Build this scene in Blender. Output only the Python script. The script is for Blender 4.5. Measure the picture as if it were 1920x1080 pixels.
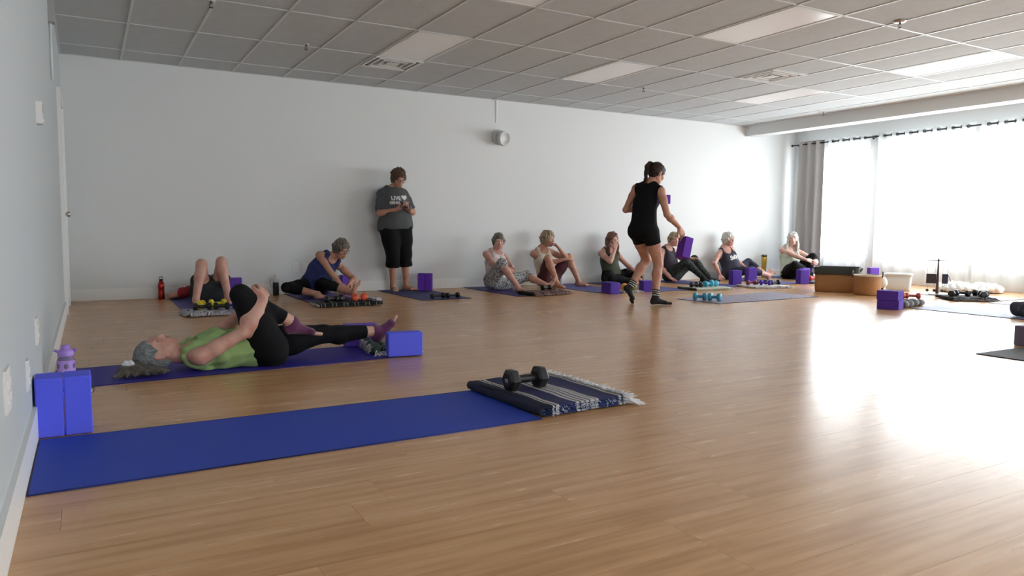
import bpy, bmesh, math, random
import numpy as np
from mathutils import Vector, Matrix, noise
from mathutils.bvhtree import BVHTree
for _o in list(bpy.data.objects): bpy.data.objects.remove(_o, do_unlink=True)
SC = bpy.context.scene
COL = SC.collection
PI = math.pi
# ---------------------------------------------------------------- camera
cam_d = bpy.data.cameras.new('camera'); cam = bpy.data.objects.new('camera', cam_d); COL.objects.link(cam)
cam_d.sensor_width = 36.0; cam_d.lens = 1388.2/1920*36.0; cam_d.clip_start = 0.05; cam_d.clip_end = 200
YAW, PITCH, ROLL = .5194, -.0801, .0084
_f = Vector((math.sin(YAW)*math.cos(PITCH), math.cos(YAW)*math.cos(PITCH), math.sin(PITCH)))
_r = Vector((math.cos(YAW), -math.sin(YAW), 0)); _u = _r.cross(_f)
_R = _r*math.cos(ROLL)+_u*math.sin(ROLL); _U = -_r*math.sin(ROLL)+_u*math.cos(ROLL)
cam.matrix_world = Matrix(((_R.x,_U.x,-_f.x,0),(_R.y,_U.y,-_f.y,0),(_R.z,_U.z,-_f.z,.876),(0,0,0,1)))
SC.camera = cam
# ---------------------------------------------------------------- colour, world, lights
vs = SC.view_settings
vs.view_transform = 'Standard'; vs.look = 'None'; vs.gamma = 1.0; vs.use_curve_mapping = False
vs.exposure = EXPOSURE = -1.14
SC.render.film_transparent = False
cy = SC.cycles
cy.max_bounces = 10; cy.diffuse_bounces = 6; cy.glossy_bounces = 4; cy.transmission_bounces = 8; cy.transparent_max_bounces = 16
cy.caustics_reflective = False; cy.caustics_refractive = False; cy.sample_clamp_indirect = 6.0
world = bpy.data.worlds.new('sky'); SC.world = world; world.use_nodes = True
wb = world.node_tree.nodes['Background']; wb.inputs[0].default_value = (.90, .95, 1.0, 1); wb.inputs[1].default_value = 17.0
X0, X1, YB, YR, CEIL = -.219, 11.9, 9.857, -2.2, 2.781      # left wall, window wall, back wall, rear wall, ceiling
WIN = [(8.22, 9.55), (4.9, 8.0), (1.4, 4.6), (-1.9, 1.1)]      # window openings along the window wall (y from, y to)
WZ = (.42, 2.36)
for i, (ya, yb) in enumerate(WIN):                              # daylight entering each window
    ld = bpy.data.lights.new('window_daylight', 'AREA'); ld.shape = 'RECTANGLE'; ld.size = WZ[1]-WZ[0]; ld.size_y = yb-ya
    ld.energy = 70*(yb-ya)*(WZ[1]-WZ[0]); ld.color = (.93, .97, 1.0)
    lo = bpy.data.objects.new('window_daylight', ld); COL.objects.link(lo)
    lo.location = (X1+.32, (ya+yb)/2, (WZ[0]+WZ[1])/2); lo.rotation_euler = (0, PI/2, 0)
RWIN = (1.2, 5.6, .25, 2.30)                                     # unseen glazing added in the rear wall to light the camera side (x from, x to, z from, z to)
ld = bpy.data.lights.new('rear_fill_light', 'AREA'); ld.shape = 'RECTANGLE'; ld.size = RWIN[1]-RWIN[0]; ld.size_y = RWIN[3]-RWIN[2]; ld.energy = 120; ld.color = (.62, .80, 1.0)  # cool fill lamp added behind the camera to brighten the near side
lo = bpy.data.objects.new('rear_fill_light', ld); COL.objects.link(lo); lo.location = ((RWIN[0]+RWIN[1])/2, YR-.32, (RWIN[2]+RWIN[3])/2); lo.rotation_euler = (PI/2, 0, PI)
# ---------------------------------------------------------------- materials
MATS = {}
def mat(name, col=(.5,.5,.5), rough=.6, metal=0., spec=.5, bump=None, var=None, coat=0., sheen=0., alpha=None, trans=0., nodes=None):
    """bump=(scale,strength[,stretch xyz]) noise relief; var=(scale, colour2, low, high[, stretch]) noise blend between two colours"""
    if name in MATS: return MATS[name]
    m = bpy.data.materials.new(name); m.use_nodes = True; nt = m.node_tree; b = nt.nodes['Principled BSDF']
    b.inputs['Base Color'].default_value = (*col, 1); b.inputs['Roughness'].default_value = rough
    b.inputs['Metallic'].default_value = metal; b.inputs['Specular IOR Level'].default_value = spec
    if coat: b.inputs['Coat Weight'].default_value = coat; b.inputs['Coat Roughness'].default_value = .2
    if sheen: b.inputs['Sheen Weight'].default_value = sheen
    if trans: b.inputs['Transmission Weight'].default_value = trans
    tc = None
    def coords(stretch):
        nonlocal tc
        tc = tc or nt.nodes.new('ShaderNodeTexCoord')
        mp = nt.nodes.new('ShaderNodeMapping'); mp.inputs['Scale'].default_value = stretch or (1,1,1)
        nt.links.new(tc.outputs['Object'], mp.inputs[0]); return mp.outputs[0]
    if var:
        n = nt.nodes.new('ShaderNodeTexNoise'); n.inputs['Scale'].default_value = var[0]; n.inputs['Detail'].default_value = 3
        nt.links.new(coords(var[4] if len(var) > 4 else None), n.inputs[0])
        cr = nt.nodes.new('ShaderNodeValToRGB'); cr.color_ramp.elements[0].position = var[2]; cr.color_ramp.elements[1].position = var[3]
        cr.color_ramp.elements[0].color = (*col, 1); cr.color_ramp.elements[1].color = (*var[1], 1)
        nt.links.new(n.outputs[0], cr.inputs[0]); nt.links.new(cr.outputs[0], b.inputs['Base Color'])
    if bump:
        n = nt.nodes.new('ShaderNodeTexNoise'); n.inputs['Scale'].default_value = bump[0]; n.inputs['Detail'].default_value = 4
        nt.links.new(coords(bump[2] if len(bump) > 2 else None), n.inputs[0])
        bp = nt.nodes.new('ShaderNodeBump'); bp.inputs['Strength'].default_value = bump[1]; bp.inputs['Distance'].default_value = .01
        nt.links.new(n.outputs[0], bp.inputs['Height']); nt.links.new(bp.outputs[0], b.inputs['Normal'])
    MATS[name] = m
    return m
def pattern_mat(name, cols, scale, rough=.85, kind='stripe', axis=0, detail=2.):
    """woven pattern: a colour ramp of constant bands driven by a coordinate (stripe) or by noise (print)"""
    if name in MATS: return MATS[name]
    m = bpy.data.materials.new(name); m.use_nodes = True; nt = m.node_tree; b = nt.nodes['Principled BSDF']
    b.inputs['Roughness'].default_value = rough; b.inputs['Specular IOR Level'].default_value = .2
    tc = nt.nodes.new('ShaderNodeTexCoord'); cr = nt.nodes.new('ShaderNodeValToRGB'); cr.color_ramp.interpolation = 'CONSTANT' if kind != 'print' else 'LINEAR'
    if kind == 'stripe':
        sx = nt.nodes.new('ShaderNodeSeparateXYZ'); nt.links.new(tc.outputs['Object'], sx.inputs[0])
        nz = nt.nodes.new('ShaderNodeTexNoise'); nz.inputs['Scale'].default_value = 14; nt.links.new(tc.outputs['Object'], nz.inputs[0])
        a = nt.nodes.new('ShaderNodeMath'); a.operation = 'MULTIPLY_ADD'; nt.links.new(nz.outputs[0], a.inputs[0]); a.inputs[1].default_value = .012
        nt.links.new(sx.outputs[axis], a.inputs[2])
        k = nt.nodes.new('ShaderNodeMath'); k.operation = 'MULTIPLY'; k.inputs[1].default_value = scale; nt.links.new(a.outputs[0], k.inputs[0])
        fr = nt.nodes.new('ShaderNodeMath'); fr.operation = 'FRACT'; nt.links.new(k.outputs[0], fr.inputs[0]); nt.links.new(fr.outputs[0], cr.inputs[0])
    else:
        n = nt.nodes.new('ShaderNodeTexNoise'); n.inputs['Scale'].default_value = scale; n.inputs['Detail'].default_value = detail
        nt.links.new(tc.outputs['Object'], n.inputs[0]); nt.links.new(n.outputs[0], cr.inputs[0])
    el = cr.color_ramp.elements
    while len(el) > 1: el.remove(el[-1])
    el[0].position = cols[0][0]; el[0].color = (*cols[0][1], 1)
    for p, c in cols[1:]:
        e = el.new(p); e.color = (*c, 1)
    nt.links.new(cr.outputs[0], b.inputs['Base Color'])
    n = nt.nodes.new('ShaderNodeTexNoise'); n.inputs['Scale'].default_value = 220; nt.links.new(tc.outputs['Object'], n.inputs[0])
    bp = nt.nodes.new('ShaderNodeBump'); bp.inputs['Strength'].default_value = .4; bp.inputs['Distance'].default_value = .004
    nt.links.new(n.outputs[0], bp.inputs['Height']); nt.links.new(bp.outputs[0], b.inputs['Normal'])
    MATS[name] = m
    return m
# ---------------------------------------------------------------- helpers
def tag(o, label=None, cat=None, group=None, kind=None):
    if label: o['label'] = label
    if cat: o['category'] = cat
    if group: o['group'] = group
    if kind: o['kind'] = kind
    return o
def mobj(name, me, parent=None, loc=None, rot=None, m=None):
    o = bpy.data.objects.new(name, me); COL.objects.link(o)
    if parent is not None: o.parent = parent
    if loc is not None: o.location = loc
    if rot is not None: o.rotation_euler = rot
    if m is not None: me.materials.append(m)
    return o
def empty(name, loc=(0,0,0), rz=0., rot=None):
    o = bpy.data.objects.new(name, None); COL.objects.link(o); o.location = loc
    o.rotation_euler = rot if rot else (0,0,rz); o.empty_display_size = .05
    return o
def build(name, bm, m, parent=None, loc=None, rot=None, smooth=False, bevel=None):
    if bevel: 
        bmesh.ops.bevel(bm, geom=[e for e in bm.edges if len(e.link_faces) == 2 and e.calc_face_angle(0) > .6], offset=bevel, segments=2, profile=.6, affect='EDGES')
    me = bpy.data.meshes.new(name); bm.normal_update(); bm.to_mesh(me); bm.free()
    if smooth: me.shade_smooth() if hasattr(me,'shade_smooth') else None
    return mobj(name, me, parent, loc, rot, m)
def box(bm, x0, x1, y0, y1, z0, z1, M=None):
    v = [bm.verts.new(M @ Vector((x,y,z)) if M else (x,y,z)) for z in (z0,z1) for y in (y0,y1) for x in (x0,x1)]
    for f in ((0,2,3,1),(4,5,7,6),(0,1,5,4),(2,6,7,3),(0,4,6,2),(1,3,7,5)): bm.faces.new([v[i] for i in f])
    return v
def lathe(bm, prof, n=24, M=None, cap=True):
    """surface of revolution about z from (r, z) pairs"""
    M = M or Matrix(); rings = []
    for r, z in prof:
        rings.append([bm.verts.new(M @ Vector((r*math.cos(2*PI*k/n), r*math.sin(2*PI*k/n), z))) for k in range(n)])
    for a, b in zip(rings, rings[1:]):
        for k in range(n):
            f = bm.faces.new((a[k], a[(k+1)%n], b[(k+1)%n], b[k])); f.smooth = True
    if cap:
        if prof[0][0] > 1e-5: bm.faces.new(list(reversed(rings[0])))
        if prof[-1][0] > 1e-5: bm.faces.new(rings[-1])
def tube(bm, pts, r, n=8, cap=True):
    pts = [Vector(p) for p in pts]; rings = []
    rr = r if isinstance(r, (list, tuple)) else [r]*len(pts)
    up = Vector((0,0,1)); 
    for i, p in enumerate(pts):
        t = (pts[min(i+1, len(pts)-1)]-pts[max(i-1,0)]).normalized()
        s = t.cross(up)
        if s.length < .05: s = t.cross(Vector((0,1,0)))
        s.normalize(); w = s.cross(t)
        rings.append([bm.verts.new(p+rr[i]*(math.cos(2*PI*k/n)*s+math.sin(2*PI*k/n)*w)) for k in range(n)])
    for a, b in zip(rings, rings[1:]):
        for k in range(n):
            f = bm.faces.new((a[k], b[k], b[(k+1)%n], a[(k+1)%n])); f.smooth = True
    if cap: bm.faces.new(rings[0]); bm.faces.new(list(reversed(rings[-1])))
def frameM(loc, x, z=None):
    """matrix with local x along x, local z near z"""
    x = Vector(x).normalized(); z = Vector(z or (0,0,1)); y = z.cross(x).normalized(); z = x.cross(y)
    return Matrix(((x.x,y.x,z.x,loc[0]),(x.y,y.y,z.y,loc[1]),(x.z,y.z,z.z,loc[2]),(0,0,0,1)))
def rnd(seed): return random.Random(seed)
def copy_tree(o):
    r = o.copy(); COL.objects.link(r)
    for ch in list(o.children):
        c = ch.copy(); COL.objects.link(c); c.parent = r
        for g in list(ch.children):
            d = g.copy(); COL.objects.link(d); d.parent = c
    return r
# ================================================================ the room
M_WALL = mat('wall_paint', (.725,.75,.75), .62, bump=(60,.06), spec=.3)
M_TRIM = mat('trim_paint', (.84,.85,.84), .35, spec=.4)
M_CEIL = mat('ceiling_tile_fibre', (.565,.605,.62), .95, spec=.1, bump=(160,.35), var=(9,(.54,.575,.59),.4,.7))
M_TBAR = mat('ceiling_grid_enamel', (.66,.69,.70), .45, spec=.5)
M_PLUG = mat('white_plastic', (.82,.82,.80), .35)
# --- floor: laminate planks running along x
def floor_mat():
    m = bpy.data.materials.new('oak_laminate'); m.use_nodes = True; nt = m.node_tree; b = nt.nodes['Principled BSDF']
    L = nt.links.new; N = nt.nodes.new
    g = N('ShaderNodeNewGeometry'); at = N('ShaderNodeAttribute'); at.attribute_name = 'tone'
    mp = N('ShaderNodeMapping'); mp.inputs['Scale'].default_value = (1.1, 16, 1); L(g.outputs['Position'], mp.inputs[0])
    off = N('ShaderNodeVectorMath'); off.operation = 'ADD'; cb = N('ShaderNodeCombineXYZ')
    ml = N('ShaderNodeMath'); ml.operation = 'MULTIPLY'; ml.inputs[1].default_value = 40; L(at.outputs['Fac'], ml.inputs[0]); L(ml.outputs[0], cb.inputs[2])
    L(mp.outputs[0], off.inputs[0]); L(cb.outputs[0], off.inputs[1])
    n1 = N('ShaderNodeTexNoise'); n1.inputs['Scale'].default_value = 1.6; n1.inputs['Detail'].default_value = 3; n1.inputs['Roughness'].default_value = .5; L(off.outputs[0], n1.inputs[0])
    mp2 = N('ShaderNodeMapping'); mp2.inputs['Scale'].default_value = (3, 90, 1); L(g.outputs['Position'], mp2.inputs[0])
    n2 = N('ShaderNodeTexNoise'); n2.inputs['Scale'].default_value = 2.2; n2.inputs['Detail'].default_value = 3; L(mp2.outputs[0], n2.inputs[0])
    # three strips per plank: white-noise cell colour
    mp3 = N('ShaderNodeMapping'); mp3.inputs['Scale'].default_value = (1/.42, 1/.0643, 1); L(g.outputs['Position'], mp3.inputs[0])
    sx = N('ShaderNodeSeparateXYZ'); L(mp3.outputs[0], sx.inputs[0])
    fy = N('ShaderNodeMath'); fy.operation = 'FLOOR'; L(sx.outputs[1], fy.inputs[0])
    jx = N('ShaderNodeMath'); jx.operation = 'MULTIPLY_ADD'; L(fy.outputs[0], jx.inputs[0]); jx.inputs[1].default_value = .377; L(sx.outputs[0], jx.inputs[2])
    fx = N('ShaderNodeMath'); fx.operation = 'FLOOR'; L(jx.outputs[0], fx.inputs[0])
    cc = N('ShaderNodeCombineXYZ'); L(fx.outputs[0], cc.inputs[0]); L(fy.outputs[0], cc.inputs[1])
    wn = N('ShaderNodeTexWhiteNoise'); wn.noise_dimensions = '2D'; L(cc.outputs[0], wn.inputs[0])
    a1 = N('ShaderNodeMath'); a1.operation = 'MULTIPLY_ADD'; L(wn.outputs['Value'], a1.inputs[0]); a1.inputs[1].default_value = .06; L(n1.outputs[0], a1.inputs[2])
    a2 = N('ShaderNodeMath'); a2.operation = 'MULTIPLY_ADD'; L(n2.outputs[0], a2.inputs[0]); a2.inputs[1].default_value = .05; L(a1.outputs[0], a2.inputs[2])
    a3 = N('ShaderNodeMath'); a3.operation = 'MULTIPLY_ADD'; L(at.outputs['Fac'], a3.inputs[0]); a3.inputs[1].default_value = .10; L(a2.outputs[0], a3.inputs[2])
    cr = N('ShaderNodeValToRGB'); e = cr.color_ramp.elements
    e[0].position = .38; e[0].color = (.40,.205,.090,1); e[1].position = 1.0; e[1].color = (.60,.375,.205,1)
    k = e.new(.66); k.color = (.52,.295,.140,1)
    L(a3.outputs[0], cr.inputs[0]); L(cr.outputs[0], b.inputs['Base Color'])
    b.inputs['Specular IOR Level'].default_value = .52
    rr = N('ShaderNodeMapRange'); rr.inputs[3].default_value = .22; rr.inputs[4].default_value = .30; L(n1.outputs[0], rr.inputs[0]); L(rr.outputs[0], b.inputs['Roughness'])
    return m
M_FLOOR = floor_mat()
M_SUB = mat('subfloor', (.22,.12,.06), .8)
bm = bmesh.new(); box(bm, X0-.15, X1+.15, YR-.15, YB+.15, -.12, -.010)
floor = tag(build('floor', bm, M_SUB), kind='structure')
PW, PL = .193, 1.38
planks = []
R = rnd(4)
r = 0; y = YR
while y < YB:
    x = X0 - R.random()*PL
    while x < X1:
        xa, xb = max(x, X0), min(x+PL, X1)
        if xb-xa > .02: planks.append((xa, xb, y, min(y+PW, YB), R.random()))
        x += PL
    y += PW
def _cd(p):
    cx, cyy = (p[0]+p[1])/2, (p[2]+p[3])/2
    fwd = cx*math.sin(YAW)+cyy*math.cos(YAW); lat = abs(cx*math.cos(YAW)-cyy*math.sin(YAW))
    return math.hypot(cx, cyy) + (100 if fwd < .9 or lat > fwd*.72+.9 else 0)
planks.sort(key=_cd)
def plank_mesh(lst, name):
    bm = bmesh.new(); tones = []
    for xa, xb, ya, yb, t in lst:
        g = .0004
        lo = [bm.verts.new(p) for p in ((xa+g,ya+g,-.010),(xb-g,ya+g,-.010),(xb-g,yb-g,-.010),(xa+g,yb-g,-.010))]
        tp = [bm.verts.new((v.co.x, v.co.y, 0)) for v in lo]
        for k in range(4): bm.faces.new((lo[k],lo[(k+1)%4],tp[(k+1)%4],tp[k]))
        bm.faces.new(tp); tones += [t]*5
    me = bpy.data.meshes.new(name); bm.to_mesh(me); bm.free()
    a = me.attributes.new('tone', 'FLOAT', 'FACE'); a.data.foreach_set('value', tones)
    return me
for p in planks[:290]: mobj('plank', plank_mesh([p], 'plank'), floor, m=M_FLOOR)
o = mobj('plank_field', plank_mesh(planks[290:], 'plank_field'), floor, m=M_FLOOR); o['kind'] = 'stuff'
# --- walls
def wall(name, *b, m=M_WALL):
    bm = bmesh.new(); box(bm, *b); return tag(build(name, bm, m), kind='structure')
wall('wall_back', X0-.15, X1+.15, YB, YB+.15, -.12, CEIL+.3)
wall('wall_left', X0-.15, X0, YR-.15, YB+.15, -.12, CEIL+.3, m=mat('shaded_left_wall_paint', (.50,.54,.555), .6, bump=(60,.06), spec=.3))  # left wall colour darkened and cooled to stand in for weaker light
bm = bmesh.new(); a, b, c, d_ = RWIN
for q in ((X0-.15,a,-.12,CEIL+.3),(b,X1+.15,-.12,CEIL+.3),(a,b,-.12,c),(a,b,d_,CEIL+.3)): box(bm, q[0],q[1],YR-.15,YR,q[2],q[3])
tag(build('wall_rear', bm, M_WALL), kind='structure')
bm = bmesh.new()                                                    # window wall: piers, sill wall and header around four openings
ys = [YR-.15] + [v for w_ in sorted(WIN) for v in w_] + [YB+.15]
for a, b in zip(ys[::2], ys[1::2]): box(bm, X1, X1+.2, a, b, -.12, CEIL+.3)
for a, b in WIN: box(bm, X1, X1+.2, a, b, -.12, WZ[0]); box(bm, X1, X1+.2, a, b, WZ[1], CEIL+.3)
tag(build('wall_right', bm, M_WALL), kind='structure')
M_GLASS = mat('window_glass', (1,1,1), .0)
nt = M_GLASS.node_tree; nt.nodes.clear(); out = nt.nodes.new('ShaderNodeOutputMaterial'); tr = nt.nodes.new('ShaderNodeBsdfTransparent'); gl = nt.nodes.new('ShaderNodeBsdfGlossy'); gl.inputs['Roughness'].default_value = .02
mx = nt.nodes.new('ShaderNodeMixShader'); mx.inputs[0].default_value = .06; nt.links.new(tr.outputs[0], mx.inputs[1]); nt.links.new(gl.outputs[0], mx.inputs[2]); nt.links.new(mx.outputs[0], out.inputs[0])
M_FRAME = mat('window_frame_metal', (.60,.61,.62), .4)
for i, (a, b) in enumerate(WIN):
    bm = bmesh.new()
    for (p, q, s, t) in ((a,b,WZ[0],WZ[0]+.05),(a,b,WZ[1]-.05,WZ[1]),(a,a+.05,WZ[0]+.05,WZ[1]-.05),(b-.05,b,WZ[0]+.05,WZ[1]-.05)): box(bm, X1+.06, X1+.12, p, q, s, t)
    n = max(1, round((b-a)/1.5))
    for k in range(1, n): yy = a+(b-a)*k/n; box(bm, X1+.06, X1+.12, yy-.02, yy+.02, WZ[0]+.05, WZ[1]-.05)
    w_ = tag(build(f'window_{i+1}', bm, M_FRAME), kind='structure')
    for k in range(n):
        bm = bmesh.new(); box(bm, X1+.085, X1+.091, a+(b-a)*k/n+.021+(.03 if k == 0 else 0), a+(b-a)*(k+1)/n-.021-(.03 if k == n-1 else 0), WZ[0]+.051, WZ[1]-.051); build('pane', bm, M_GLASS, w_)
bm = bmesh.new(); a, b, c, d_ = RWIN
for q in ((a,b,c,c+.06),(a,b,d_-.06,d_),(a,a+.06,c+.06,d_-.06),(b-.06,b,c+.06,d_-.06),((a+b)/2-.03,(a+b)/2+.03,c+.06,d_-.06)): box(bm, q[0],q[1],YR-.11,YR-.05,q[2],q[3])
w_ = tag(build('window_5', bm, M_FRAME), kind='structure')  # unseen window added around the fill light from behind
for k in (0,1):
    bm = bmesh.new(); box(bm, a+.061+k*(b-a)/2-(.03 if k else 0), (a+b)/2-.031+k*((b-a)/2-.03), YR-.085, YR-.079, c+.061, d_-.061); build('pane', bm, M_GLASS, w_)
# --- baseboards
def board(name, x0, x1, y0, y1, h=.135, side='y'):
    bm = bmesh.new(); box(bm, x0, x1, y0, y1, .0005, h); return tag(build(name, bm, M_TRIM, bevel=.004), kind='structure')
board('baseboard_back', X0, X1, YB-.016, YB)
board('baseboard_left', X0, X0+.016, YR, 8.28)
board('baseboard_right', X1-.016, X1, YR, YB-.016)
# door near the far end of the left wall (seen edge-on): casing, slab, knob
d = empty('door_1', (X0, 8.86, 0)); d['kind'] = 'structure'
bm = bmesh.new()
for (a, b, s, t) in ((-.52,-.44,0.001,2.10),(.44,.52,0.001,2.10),(-.52,.52,2.10,2.18)): box(bm, .0, .032, a, b, s, t)
build('door_casing', bm, M_TRIM, d, bevel=.003)
bm = bmesh.new(); box(bm, .001, .012, -.44, .44, .005, 2.10); build('door_slab', bm, M_TRIM, d)
bm = bmesh.new(); lathe(bm, [(0,0),(.012,0),(.012,.025),(.026,.03),(.028,.05),(.02,.06),(0,.062)], 16, Matrix.Translation((.012,-.37,.98)) @ Matrix.Rotation(PI/2,4,'Y')); build('door_knob', bm, mat('brushed_steel', (.55,.55,.54), .3, 1.), d)
# --- dropped beam before the window wall
bm = bmesh.new(); box(bm, 10.55, 10.83, YR, YB, 2.60, CEIL+.02); tag(build('trim_1', bm, M_WALL, bevel=.004), kind='structure')
# --- ceiling: slab, tiles and T-bars of a 2 x 4 foot grid
bm = bmesh.new(); box(bm, X0-.15, X1+.15, YR-.15, YB+.15, CEIL+.16, CEIL+.3)
ceil = tag(build('ceiling', bm, M_WALL), kind='structure')
GX, GY, TW, TL = 5.881, 4.400, .6096, 1.2192
LIGHTS = {(-1,0),(-1,2),(4,0),(4,2),(-5,0),(-5,2)}
VENTS = {(2,1): 1, (-5,3): 0, (3,-2): 0}                             # tile -> which half holds the grille (1: far half)
i0 = math.floor((X0-GX)/TW); i1 = math.ceil((X1-GX)/TW); j0 = math.floor((YR-GY)/TL); j1 = math.ceil((YB-GY)/TL)
tile_me = {}
def tile(xa, xb, ya, yb):
    key = (round(xb-xa,3), round(yb-ya,3))
    if key not in tile_me:
        bm = bmesh.new(); w, l = key; box(bm, .002, w-.002, .002, l-.002, .004, .019); me = bpy.data.meshes.new('ceiling_tile'); bm.to_mesh(me); bm.free(); me.materials.append(M_CEIL); tile_me[key] = me
    mobj('ceiling_tile', tile_me[key], ceil, (xa, ya, CEIL))
for i in range(i0, i1):
    for j in range(j0, j1):
        xa, xb = max(X0, GX+i*TW), min(X1, GX+(i+1)*TW); ya, yb = max(YR, GY+j*TL), min(YB, GY+(j+1)*TL)
        if xb-xa < .02 or yb-ya < .02 or (i, j) in LIGHTS: continue
        if (i, j) in VENTS:
            h = GY+(j+.5)*TL
            if VENTS[(i,j)]: tile(xa, xb, ya, h)
            else: tile(xa, xb, h, yb) if (i,j) != (-5,3) else tile(xa, xb, h, yb)
            continue
        tile(xa, xb, ya, yb)
bar_me = {}
def tbar(x, y, lx, ly):
    key = (round(lx,3), round(ly,3))
    if key not in bar_me:
        bm = bmesh.new(); box(bm, 0, lx, 0, ly, -.0015, .003); me = bpy.data.meshes.new('ceiling_grid_bar'); bm.to_mesh(me); bm.free(); me.materials.append(M_TBAR); bar_me[key] = me
    mobj('ceiling_grid_bar', bar_me[key], ceil, (x, y, CEIL))
for j in range(j0, j1+1):                                            # main runners along x
    y = GY+j*TL
    if YR+.02 < y < YB-.02: tbar(X0, y-.012, X1-X0, .024)
for i in range(i0, i1+1):                                            # cross tees along y
    x = GX+i*TW
    if X0+.02 < x < X1-.02 and not 10.53 < x < 10.85:
        tbar(x-.012, YR, .024, YB-YR)
tbar(X0, YB-.022, X1-X0, .022); tbar(X0, YR, .022, YB-YR)
for (i, j), h in VENTS.items():
    y = GY+(j+.5)*TL; tbar(GX+i*TW, y-.012, TW, .024)
# troffer lights (switched off)
M_LENS = mat('troffer_lens', (.94,.95,.96), .25, spec=.9, bump=(300,.05))
M_DARK = mat('dark_gap', (.03,.03,.03), .8)
def troffer(i, j, label):
    t = empty('troffer_light', (GX+i*TW, GY+j*TL, CEIL)); tag(t, label, 'light', 'switched-off troffer lights in the ceiling')
    bm = bmesh.new(); a = .014
    for (p,q,s,u) in ((a,TW-a,a,a+.02),(a,TW-a,TL-a-.02,TL-a),(a,a+.02,a+.02,TL-a-.02),(TW-a-.02,TW-a,a+.02,TL-a-.02)): box(bm, p,q,s,u, -.004, .012)
    build('frame', bm, M_TBAR, t)
    bm = bmesh.new(); box(bm, a+.02, TW-a-.02, a+.02, TL-a-.02, .001, .006); build('diffuser', bm, M_LENS, t)
    bm = bmesh.new(); box(bm, a, TW-a, a, TL-a, .013, .11); build('housing', bm, M_TBAR, t)
TL_LAB = {(-1,0):'large switched-off ceiling light panel nearest the camera, above the instructor',
 (-1,2):'switched-off ceiling light panel left of the farther square vent, near the back wall', (4,0):'bright ceiling light panel by the right edge next to the white grid',
 (4,2):'narrow-looking ceiling light panel beyond the farther square vent, near the beam', (-5,2):'dim ceiling light panel touching the air vent above the standing woman',
 (-5,0):'ceiling light panel cut by the top edge of the picture above the instructor'}
for (i, j) in sorted(LIGHTS):
    if j >= 0: troffer(i, j, TL_LAB[(i,j)])
    else: troffer(i, j, 'switched-off ceiling light panel behind the camera side of the room')
# square air vents with stepped louvres
M_VENT = mat('vent_enamel', (.78,.78,.76), .4)
def vent(cx, cyy, label):
    t = empty('air_vent', (cx, cyy, CEIL)); tag(t, label, 'vent', 'square ceiling air vents')
    bm = bmesh.new(); a = .285
    for (s, w) in ((a, .028),):
        for (p,q,u,v) in ((-s,s,-s,-s+w),(-s,s,s-w,s),(-s,-s+w,-s+w,s-w),(s-w,s,-s+w,s-w)): box(bm, p,q,u,v, -.008, .004)
    build('vent_frame', bm, M_VENT, t)
    bm = bmesh.new(); box(bm, -a+.001, a-.001, -a+.001, a-.001, .10, .11); [box(bm, *q_, .0045, .0995) for q_ in ((-a+.001,-a+.02,-a+.001,a-.001),(a-.02,a-.001,-a+.001,a-.001),(-a+.021,a-.021,-a+.001,-a+.02),(-a+.021,a-.021,a-.02,a-.001))]; build('vent_back', bm, M_DARK, t)
    for s, s2 in ((.222,.212),(.148,.138)):
        bm = bmesh.new()
        top = [bm.verts.new((x*s2, y*s2, .045)) for x, y in ((-1,-1),(1,-1),(1,1),(-1,1))]; bot = [bm.verts.new((x*s, y*s, -.010)) for x, y in ((-1,-1),(1,-1),(1,1),(-1,1))]
        top2 = [bm.verts.new((x*(s2-.010), y*(s2-.010), .045)) for x, y in ((-1,-1),(1,-1),(1,1),(-1,1))]; bot2 = [bm.verts.new((x*(s-.024), y*(s-.024), -.010)) for x, y in ((-1,-1),(1,-1),(1,1),(-1,1))]
        for k in range(4):
            n = (k+1) % 4
            bm.faces.new((bot[k],bot[n],top[n],top[k])); bm.faces.new((bot2[n],bot2[k],top2[k],top2[n])); bm.faces.new((bot[n],bot[k],bot2[k],bot2[n])); bm.faces.new((top[k],top[n],top2[n],top2[k]))
        bm.normal_update(); build('louvre', bm, M_VENT, t)
    bm = bmesh.new(); box(bm, -.072, .072, -.072, .072, -.010, -.004); box(bm, -.01, .01, -.01, .01, -.004, .10); box(bm, -.22, .22, -.006, .006, .046, .056); box(bm, -.006, .006, -.22, .22, .058, .066); build('louvre_core', bm, M_VENT, t)
vent(GX+2.5*TW, GY+1.75*TL, 'square stepped air vent between the ceiling light panels on the right')
vent(GX-4.5*TW, GY+3.25*TL, 'square stepped air vent touching the dim light panel, above the standing woman')
# sprinklers
M_BRASS = mat('dark_sprinkler_metal', (.10,.09,.08), .4, .6); M_CHROME = mat('chrome', (.75,.75,.76), .12, 1.)
def sprinkler(x, y, label, big=False):
    t = empty('sprinkler_head', (x, y, CEIL)); tag(t, label, 'sprinkler', 'ceiling sprinkler heads')
    bm = bmesh.new(); lathe(bm, [(.034,-.001),(.034,-.004),(.02,-.008),(.008,-.009)] if not big else [(.055,-.001),(.056,-.006),(.040,-.014),(.012,-.016)], 20, cap=True); build('escutcheon', bm, M_CHROME if big else M_TBAR, t)
    bm = bmesh.new(); lathe(bm, [(.009,-.005),(.009,-.03),(.006,-.034)], 10)
    for s in (-1,1): tube(bm, [(s*.008,0,-.028),(s*.018,0,-.042),(s*.004,0,-.058)], .0028, 6)
    lathe(bm, [(.004,-.056),(.004,-.062)], 8); build('sprinkler_frame', bm, M_BRASS, t)
    bm = bmesh.new(); lathe(bm, [(.003,-.060),(.02,-.062),(.02,-.064),(0,-.065)], 14); build('deflector', bm, M_BRASS, t)
sprinkler(2.04, 7.94, 'small dark sprinkler head left of the vent above the standing woman')
sprinkler(6.52, 7.90, 'small dark sprinkler head hanging between the middle light panel and the right vent')
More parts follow.
